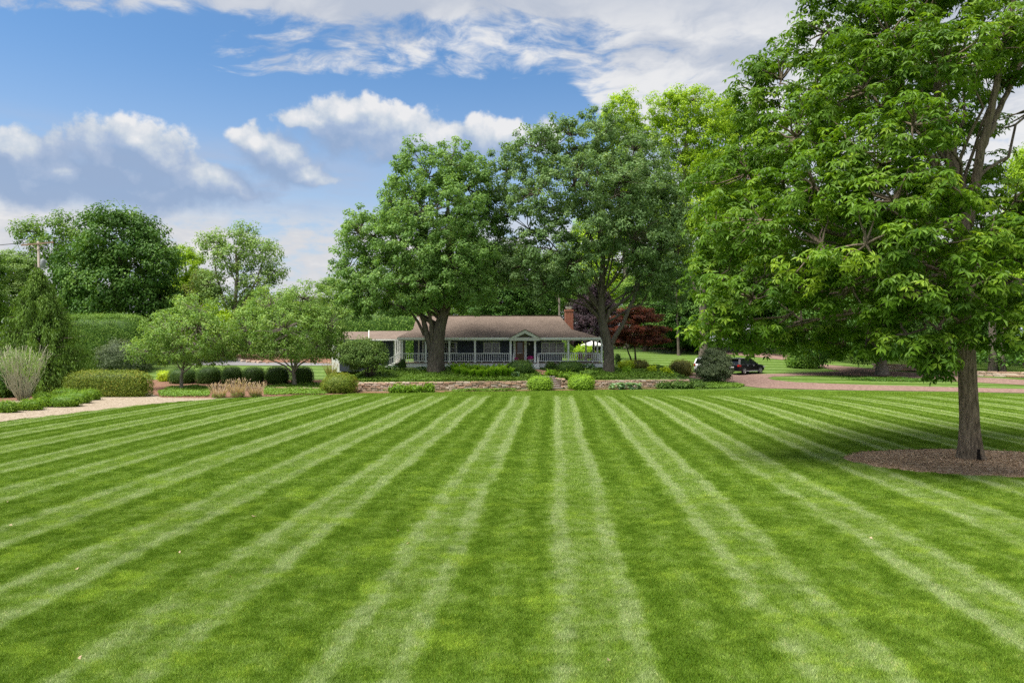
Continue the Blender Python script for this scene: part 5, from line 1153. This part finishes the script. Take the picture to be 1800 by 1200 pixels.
for i, (a, b, c, d, lf, lb) in enumerate([(684,720,691,677,L_BRT,'leafy low shrub against the west stone wall'),(715,745,690,678,L_BRT,'second leafy low shrub against the west stone wall'),(745,764,689.5,676,L_BRT,'small upright plant at the end of the wall shrubs'),
    (1154,1185,683.4,672,L_SHRB,'dark low shrub in front of the east stone wall'),(1178,1216,683.4,671,L_SHRB,'wider dark low shrub near the end of the east stone wall'),(1212,1240,683,672,L_SHRB,'dark low shrub under the round silvery shrub'),
    (960,978,660,653,L_FERN,'small green plant beside the brick walk'),(983,1012,668,655,L_BRT,'leafy shrub overhanging the top of the garden steps'),(1020,1050,662,652,L_PACH,'dull green low shrub below the east porch'),(960,978,650.5,638,L_SHRB,'thin shrub against the porch skirt by the entrance'),
    (1140,1152,655,645,L_YEL,'small yellow-green plant in the east bed'),(1164,1178,657,648,L_YEL,'second yellow-green plant near the bronze shrub'),(1096,1108,657,646,L_FERN,'fresh green fern-like plant below the red maple')]):
    clip_px('low_shrub', a, b, c, d, lf, lb, 'shrub', 900, .17, .11, dep=.6, seed=130+i, rough=.14, loose=.8, bumps=5)

# ---------------------------------------------------------------- stone walls and steps
STONE = []
for i, c in enumerate([(.40,.28,.20),(.46,.34,.26),(.36,.24,.17),(.50,.40,.32),(.42,.27,.18)]): STONE.append(paint('wall_stone_%d' % i, c, .95, .25, 6, .5, 14))
def stone_meshes():
    out = []
    for s in range(12):
        r = random.Random(s); bm = bmesh.new(); bmesh.ops.create_cube(bm, size=1.0)
        bmesh.ops.bevel(bm, geom=bm.edges[:], offset=.13, segments=1, affect='EDGES')
        for v in bm.verts: v.co += Vector((r.uniform(-.07, .07), r.uniform(-.07, .07), r.uniform(-.07, .07)))
        me = bpy.data.meshes.new('stone'); bm.to_mesh(me); bm.free(); me.materials.append(STONE[s % 5]); out.append(me)
    return out
SM = stone_meshes(); MORTAR = paint('wall_core', (.13, .095, .07), .95, .2, 5)
def stone_wall(x0, x1, y0, y1, z0, h, label, cat='stone wall', rows=5, wmean=.42, dep=.34):
    L_ = math.hypot(x1-x0, y1-y0); ang = math.atan2(y1-y0, x1-x0)
    t = thing('stone_wall', (x0, y0, z0), label, cat, None, ang)
    MB().box(.03, L_-.03, .06, dep, -.2, h-.05).build('wall_core', MORTAR, t)
    n = 0; rh = h/rows; z = 0
    for k in range(rows):
        x = -random.uniform(0, .2) if k % 2 else 0; hh = rh*(random.uniform(.9, 1.1) if k < rows-1 else 1)
        while x < L_-.05:
            w = min(wmean*random.uniform(.55, 1.6), L_-x)
            if w < .1: break
            o = link('stone', random.choice(SM), t, (x+w/2, .10+random.uniform(-.03, .03), z+hh/2+random.uniform(-.01, .012)))
            o.scale = (w*1.0, .30, hh*1.02); n += 1; x += w
        z += hh
    return n
xa, xb, xc, xd = -13.5, STEP_X[0], STEP_X[1]+.02, 16.8
wyf = lambda x: float(wall_y(x))
ns1 = stone_wall(xa, xb, wyf(xa)-.02, wyf(xb)-.02, 0.0, .78, 'low fieldstone retaining wall left of the garden steps', rows=5, wmean=.46)
ns2 = stone_wall(xc, xd, wyf(xc)-.02, wyf(xd)-.02, 0.02, .78, 'low fieldstone retaining wall right of the garden steps', rows=5, wmean=.46)
stone_wall(STEP_X[1]-.05, STEP_X[1]-.75, wyf(4.8)+.15, wyf(4.8)+2.3, 0.0, .95, 'short return wall climbing beside the garden steps', rows=6, wmean=.4)
q0, q1 = hit(1535, 648), hit(1650, 656); stone_wall(q0[0], q1[0], q0[1], q1[1], q0[2]-.1, .75, 'distant stone wall beyond the upper lane', rows=4, wmean=.7)
q0, q1 = hit(1658, 657), hit(1830, 666); stone_wall(q0[0], q1[0], q0[1], q1[1], q0[2]-.15, .55, 'low distant stone edging right of the big trunk', rows=3, wmean=.9)
gs = thing('garden_steps', (3.7, wyf(3.7), 0), 'flight of stone garden steps through the low wall', 'steps')
TREAD = paint('tread_stone', (.30, .27, .25), .9, .2, 6, .4, 16); RISER = paint('riser_stone', (.42, .29, .21), .95, .35, 5, .6, 9)
for i in range(6):
    x0 = 2.45-3.7-.05*i; x1 = 4.62-3.7-.12*i; y = .36*i; z = .185*(i+1)
    s = MB().box(x0, x1, y, y+.40, -.1 if i == 0 else z-.24, z-.06).build('riser', RISER, gs)
    MB().box(x0-.04, x1+.04, y-.05, y+.395, z-.058, z).build('tread', TREAD, gs)
MB().box(-1.5, 1.25, -.85, -.06, -.02, .035).build('landing_slab', TREAD, gs)
# edging boards of the raised bed with the boxwoods
be0, be1 = hit(300, 681), hit(590, 680)
et = thing('bed_edging', (be0[0], be0[1], be0[2]), 'thin stone edging in front of the boxwood row', 'edging', None, math.atan2(be1[1]-be0[1], be1[0]-be0[0]))
for i in range(14):
    w = math.hypot(be1[0]-be0[0], be1[1]-be0[1])/14; link('edging_stone', SM[i % 12], et, ((i+.5)*w, 0, .06)).scale = (w*.98, .2, .2)
# rocks along the court
for i, (a, b, s) in enumerate([(420,634,.5),(428,636,.45),(436,637,.5),(446,637.5,.4),(456,638,.45),(470,638.3,.4)]):
    q = hit(a, b); o = link('rock', SM[(i*5+3) % 12], None, (q[0], q[1], q[2]+.1)); o.scale = (s*1.5, s, s*.9); o.rotation_euler = (0, 0, i)
    tag(o, 'small pale rock edging the grey court', 'rock', 'rocks along the court edge')

# ---------------------------------------------------------------- utility pole, hoop, umbrella, ball
POLEW = paint('pole_wood', (.29, .25, .21), .9, .25, 4, .3, 10, stretch=(4, 4, .5)); GREYM = paint('grey_metal', (.42, .44, .46), .5, .1)
def utility_pole():
    Y = 74.0; b = at(75, 640, Y); x0 = b.x; z0 = gz(b.x, Y); top = CAM_H+(600-424)/FPX*Y
    t = thing('utility_pole', (x0, Y, z0), 'leaning wooden utility pole with crossarm and transformer above the cypress', 'utility pole')
    h = top-z0; lx = (70-78)/FPX*Y
    MB().tube([(0, 0, -.3), (lx*.5, 0, h*.5), (lx, 0, h)], [.17, .15, .12], 10).build('pole', POLEW, t, smooth=True)
    ax = lx; zc = h-.25
    ca = MB().beam((ax-1.75, -.12, zc-.20), (ax+1.75, -.12, zc+.12), .12, .16).build('crossarm', paint('arm_wood', (.27, .18, .135), .9, .2, 5), t)
    for dx in (-1.6, -.9, .9, 1.6): MB().lathe([(.03, 0), (.07, .04), (.04, .1), (.06, .14), (.02, .2)], 8, (ax+dx, -.12, zc+dx*.09-.03+.08)).build('insulator', GREYM, ca)
    MB().beam((ax-.05, -.15, zc-.75), (ax-.62, -.15, zc-.12), .05, .05).beam((ax+.05, -.15, zc-.75), (ax+.62, -.15, zc-.05), .05, .05).build('brace', POLEW, t)
    MB().lathe([(.18, 0), (.24, .05), (.24, .85), (.20, .92), (.06, .98)], 14, (lx*.78+.42, 0, h-2.9)).build('transformer', paint('transformer_grey', (.24, .26, .27), .6, .1), t, smooth=True)
    MB().box(lx*.78+.08, lx*.78+.22, -.05, .05, h-2.5, h-2.4).build('bracket', GREYM, t)
    MB().tube([(.12+lx*.62, -.1, h*.62), (.12+lx*.3, -.14, h*.3)], .05, 6).build('conduit', GREYM, t)
    WIRE = BLACK
    for i, dx in enumerate((-1.6, -.9, .9)):
        a = Vector((x0+ax+dx, Y-.12, z0+zc+dx*.09+.2)); e = a + Vector((-38, 6+i, .4)); p = [a.lerp(e, s/10) - Vector((0, 0, 4*.7*(s/10)*(1-s/10))) for s in range(11)]
        o = MB().tube([v-a for v in p], .018, 5).build('power_line', WIRE, None, a); tag(o, ['power line from the far end of the crossarm','power line from the middle of the crossarm','power line from the near end of the crossarm'][i], 'power line', 'power lines at the pole')
utility_pole()
def hoop():
    q = hit(385, 634); Y = q[1]; t = thing('basketball_hoop', q, 'basketball hoop with white-framed clear backboard on the court', 'basketball hoop')
    zt = CAM_H+(600-584)/FPX*Y-q[2]; w = 24/FPX*Y; h = 14/FPX*Y; dx = (387-385)/FPX*Y
    MB().box(-.12, .12, -.1, .1, 0, zt-h*.5).build('post', BLACK, t)
    MB().beam((0, 0, zt-h*.6), (dx, -.7, zt-h*.5), .09).build('arm', BLACK, t)
    f = MB(); e = .07
    f.box(dx-w/2, dx+w/2, -.78, -.74, zt-e, zt).box(dx-w/2, dx+w/2, -.78, -.74, zt-h, zt-h+e).box(dx-w/2, dx-w/2+e, -.78, -.74, zt-h+e, zt-e).box(dx+w/2-e, dx+w/2, -.78, -.74, zt-h+e, zt-e)
    s = .3; z1 = zt-h*.5; f.box(dx-s, dx+s, -.785, -.745, z1+.2, z1+.25).box(dx-s, dx-s+.05, -.785, -.745, z1-.24, z1+.2).box(dx+s-.05, dx+s, -.785, -.745, z1-.24, z1+.2)
    f.build('backboard_frame', WHITE, t)
    m, k, b = new_mat('clear_board'); b.inputs['Transmission Weight'].default_value = 1.0; b.inputs['Roughness'].default_value = .05; b.inputs['IOR'].default_value = 1.05
    MB().box(dx-w/2+e, dx+w/2-e, -.768, -.755, zt-h+e, zt-e).build('backboard', m, t)
    ring = [(dx+.23*math.cos(a), -1.02+.23*math.sin(a), z1-.3) for a in np.linspace(0, 6.283, 17)]
    MB().tube(ring, .015, 5, False).build('rim', paint('rim_orange', (.5, .12, .03), .5), t)
hoop()
def umbrella():
    Y = 88.0; p = at(1042, 598.6, Y); g = gz(p.x, Y); t = thing('patio_umbrella', (p.x, Y, g), 'white patio umbrella behind the open porch corner', 'umbrella'); z = p.z-g; n = 8; R = 1.55
    vs = [(0, 0, z)] + [(R*math.cos(2*math.pi*i/n), R*math.sin(2*math.pi*i/n), z-.55) for i in range(n)] + [(R*math.cos(2*math.pi*i/n), R*math.sin(2*math.pi*i/n), z-.72) for i in range(n)]
    MB().add(vs, [(0, 1+i, 1+(i+1) % n) for i in range(n)] + [(1+i, 9+i, 9+(i+1) % n, 1+(i+1) % n) for i in range(n)]).build('canopy', paint('canvas', (.68, .66, .64), .8, .05), t)
    MB().tube([(0, 0, 0), (0, 0, z+.08)], .03, 8).build('pole', WHITE, t); MB().lathe([(.3, 0), (.3, .06), (.05, .1)], 12).build('base', BLACK, t)
umbrella()
q = hit(972, 657.3); o = MB().lathe([(.004+.13*math.sin(a), .13-.13*math.cos(a)) for a in np.linspace(.05, 3.09, 9)], 14).build('ball', paint('blue_ball', (.01, .18, .75), .35, .05), None, q, True); tag(o, 'small bright blue ball lying beside the brick walk', 'ball')
flower_pot(907.5, 'pot of pink flowers left of the wooden front door', .9)
flower_pot(933, 'larger white pot of pink flowers right of the wooden front door', 1.25)
porch_chair(X(1022, 71.5), 71.6, .4, 'rust brown chair on the porch nearest the triple window')
porch_chair(X(1036, 73), 73.2, -.3, 'rust brown chair at the open porch corner')
# fallen leaves on the lawn
dead = leaf_mesh('dead_leaf', np.array([[0, 0, .040]]), np.array([[.1, -.3, 1.0]]), np.array([[1.0, .2, .1]]), .13, .085, np.array([.6]), leaf_mat('dead_leaf', (.16, .11, .07), (.26, .19, .13), (.32, .24, .17), .2))
for a, b in [(445,911),(720,957),(14,884),(16,926),(315,973),(137,1001),(407,1018),(140,1160),(699,936),(1528,947),(1068,1166)]:
    q = hit(a, b); o = link('fallen_leaf', dead, None, (q[0], q[1], 0.0), random.uniform(0, 6)); tag(o, 'small pale dead leaf lying on the lawn', 'leaf', 'dead leaves on the lawn'); s = random.uniform(.5, .85) if (a, b) != (445, 911) else 1.5; o.scale = (s, s, 1)
# bark chips in the ring
def chips():
    r = np.random.default_rng(3); n = 9000; lo, hi = RING.min(0), RING.max(0); Q = r.uniform(lo, hi, (n, 2)); Q = Q[inside(Q, RING)]; n = len(Q)
    P = np.column_stack([Q, r.uniform(.015, .05, n)]); c = np.array([T0[0], T0[1], 0])
    o = link('mulch_chips', leaf_mesh('mulch_chips', P-c, np.array([0, 0, 1.0])+.5*unit(r, n), unit(r, n), .09*r.uniform(.4, 1.2, n), .04, np.clip(r.normal(.4, .25, n), 0, 1),
        leaf_mat('bark_chip', (.08, .05, .03), (.22, .145, .09), (.42, .32, .23), .0, .9, .1), 0, 0), None, tuple(c)); tag(o, 'loose bark chips filling the round bed', 'mulch', kind='stuff')
chips()

# ---------------------------------------------------------------- cars
def car_paint(name, c, coat=.12):
    m, k, b = new_mat(name); b.inputs['Base Color'].default_value = (*c, 1); b.inputs['Roughness'].default_value = .3; b.inputs['Specular IOR Level'].default_value = .3; b.inputs['Coat Weight'].default_value = coat; b.inputs['Coat Roughness'].default_value = .05; return m
RUB = paint('tyre_rubber', (.02, .02, .02), .9, .1); RIM = paint('alloy', (.55, .55, .56), .35, .05, metal=.7); RED = paint('tail_lamp', (.45, .02, .015), .25, .05); LAMP = paint('head_lamp', (.6, .6, .62), .2, .05)
def car(loc, rz, body_mat, label, group=None):
    """a mid-size SUV, nose towards +x"""
    t = thing('parked_car', loc, label, 'car', group, rz); Ln, Wd = 4.75, 1.86
    # stations along the length: x, half width, sill, belt, z of shoulder
    bm = bmesh.new(); secs = []
    prof = [(-2.37,.78,.55,.98),(-2.30,.88,.42,1.06),(-2.0,.92,.34,1.10),(-1.2,.93,.30,1.12),(0,.93,.30,1.11),(.9,.93,.30,1.09),(1.35,.92,.30,1.06),(1.9,.90,.32,.99),(2.2,.84,.38,.88),(2.36,.70,.48,.74)]
    for x, w, s, b_ in prof:
        secs.append([bm.verts.new(v) for v in ((x,-w*.94,s),(x,-w,s+.16),(x,-w,(s+b_)/2),(x,-w*.975,b_-.06),(x,-w*.90,b_),(x,w*.90,b_),(x,w*.975,b_-.06),(x,w,(s+b_)/2),(x,w,s+.16),(x,w*.94,s))])
    for a, b_ in zip(secs[:-1], secs[1:]):
        for i in range(10): bm.faces.new((a[i], a[(i+1) % 10], b_[(i+1) % 10], b_[i]))
    bm.faces.new(secs[0]); bm.faces.new(secs[-1][::-1]); bmesh.ops.recalc_face_normals(bm, faces=bm.faces[:])
    me = bpy.data.meshes.new('body'); bm.to_mesh(me); bm.free(); me.materials.append(body_mat); body = link('body', me, t)
    # greenhouse: glass band, roof and pillars
    bx = [(-2.22,1.08),(-1.95,1.66),(.15,1.70),(.95,1.12)]
    def gh(w0, w1, lo, hi):
        return [(x, s*(w0 if z < 1.3 else w1), z) for x, z in ((bx[0][0]+lo, bx[0][1]-.02), (bx[1][0]+hi, bx[1][1]-.06), (bx[2][0]-hi, bx[2][1]-.06), (bx[3][0]-lo, bx[3][1]-.02)) for s in (-1, 1)]
    v = gh(.85, .66, .06, .0)
    MB().add(v, [(0,2,4,6)[::-1], (1,3,5,7), (0,1,3,2), (2,3,5,4), (4,5,7,6), (0,6,7,1)]).build('glass', GLASS, t)
    MB().prism([(-2.02,1.62),(-1.9,1.70),(-.6,1.755),(.1,1.715),(.28,1.62)], 1, -.68, .68).build('roof', body_mat, t)
    for s in (-1, 1):
        pl = MB()
        for (xa, xb, ww) in ((-2.22,-1.97,.22),(-1.15,-1.10,.10),(-.15,-.13,.09),(.92,.22,.09)): pl.beam((xa, s*.875, 1.09), (xb, s*.685, 1.655), ww, .035)
        pl.build('pillar', body_mat, t)
        MB().beam((-1.8, s*.60, 1.77), (0, s*.60, 1.775), .05, .05).build('roof_rail', GREYM, t)
        MB().box(-1.2, 1.15, s*.925-.02, s*.925+.02, .31, .40).build('side_sill', GREYM, t)
        mr = MB().box(.55, .72, s*1.0-.09, s*1.0+.09, 1.08, 1.24).build('mirror', body_mat, t)
        for xa in (-.95, .12): MB().box(xa, xa+.22, s*.93-.02, s*.93+.025, .93, .97).build('door_handle', GREYM, t)
        MB().box(-2.41, -2.02, s*.84-.10, s*.84+.10, .86, 1.06).build('tail_light', RED, t)
        MB().box(1.98, 2.30, s*.76-.12, s*.76+.12, .72, .86).build('headlight', LAMP, t)
        for xw in (-1.42, 1.38):
            arch = MB(); n = 14
            arch.prism([(xw+.44*math.cos(a), .34+.44*math.sin(a)) for a in np.linspace(0, math.pi, n)], 1, s*.90-.045, s*.90+.045); arch.build('wheel_arch', BLACK, t)
            wh = MB(); ring = [(.20,-.11),(.345,-.11),(.365,-.08),(.365,.08),(.345,.11),(.20,.11)]; n = 24
            vs = [(rr*math.cos(2*math.pi*j/n), yy, rr*math.sin(2*math.pi*j/n)) for rr, yy in ring for j in range(n)]
            wh.add(vs, [(i*n+j, i*n+(j+1) % n, ((i+1) % 6)*n+(j+1) % n, ((i+1) % 6)*n+j) for i in range(6) for j in range(n)])
            w = wh.build('wheel', RUB, t, (xw, s*.86, .365), True)
            rm = MB(); vs = [(.235*math.cos(2*math.pi*j/20), s*.06, .235*math.sin(2*math.pi*j/20)) for j in range(20)]; rm.add(vs, [tuple(range(20))]); rm.build('hub', BLACK, w)
            sp = MB()
            for j in range(5):
                a = 2*math.pi*j/5; sp.beam((.03*math.cos(a), s*.085, .03*math.sin(a)), (.225*math.cos(a), s*.095, .225*math.sin(a)), .07, .07)
            sp.tube([(.23*math.cos(a), s*.10, .23*math.sin(a)) for a in np.linspace(0, 6.2832, 21)], .02, 5, False); sp.build('rim', RIM, w)
    MB().box(-2.43, -2.33, -.26, .26, .72, .84).build('number_plate', WHITE, t)
    MB().box(-2.44, -2.28, -.84, .84, .44, .62).build('rear_bumper', body_mat, t)
    MB().prism([(-2.30,1.66),(-1.95,1.72),(-1.95,1.66)], 1, -.62, .62).build('spoiler', body_mat, t)
    return t
qc = hit(1314, 657.5); car((qc[0], qc[1]+.6, gz(qc[0], qc[1])+.03), math.radians(34), car_paint('black_paint', (.006, .006, .008)), 'black SUV parked on the driveway facing away to the right')
qw = hit(1242, 656); car((qw[0]+.35, qw[1]+1.2, gz(qw[0], qw[1])+.03), math.radians(62), car_paint('white_paint', (.75, .76, .78)), 'white car mostly hidden behind the round silvery shrub')

tot = 0
dg = {}
for o in SC.objects:
    if o.type == 'MESH': dg[o.data.name] = sum(len(p.vertices)-2 for p in o.data.polygons) if len(o.data.polygons) < 4000 else 2*len(o.data.polygons)
print('TRIS unique', sum(dg.values()), 'objects', len(SC.objects), 'wall stones', ns1, ns2)
print(sorted(dg.items(), key=lambda q: -q[1])[:14])
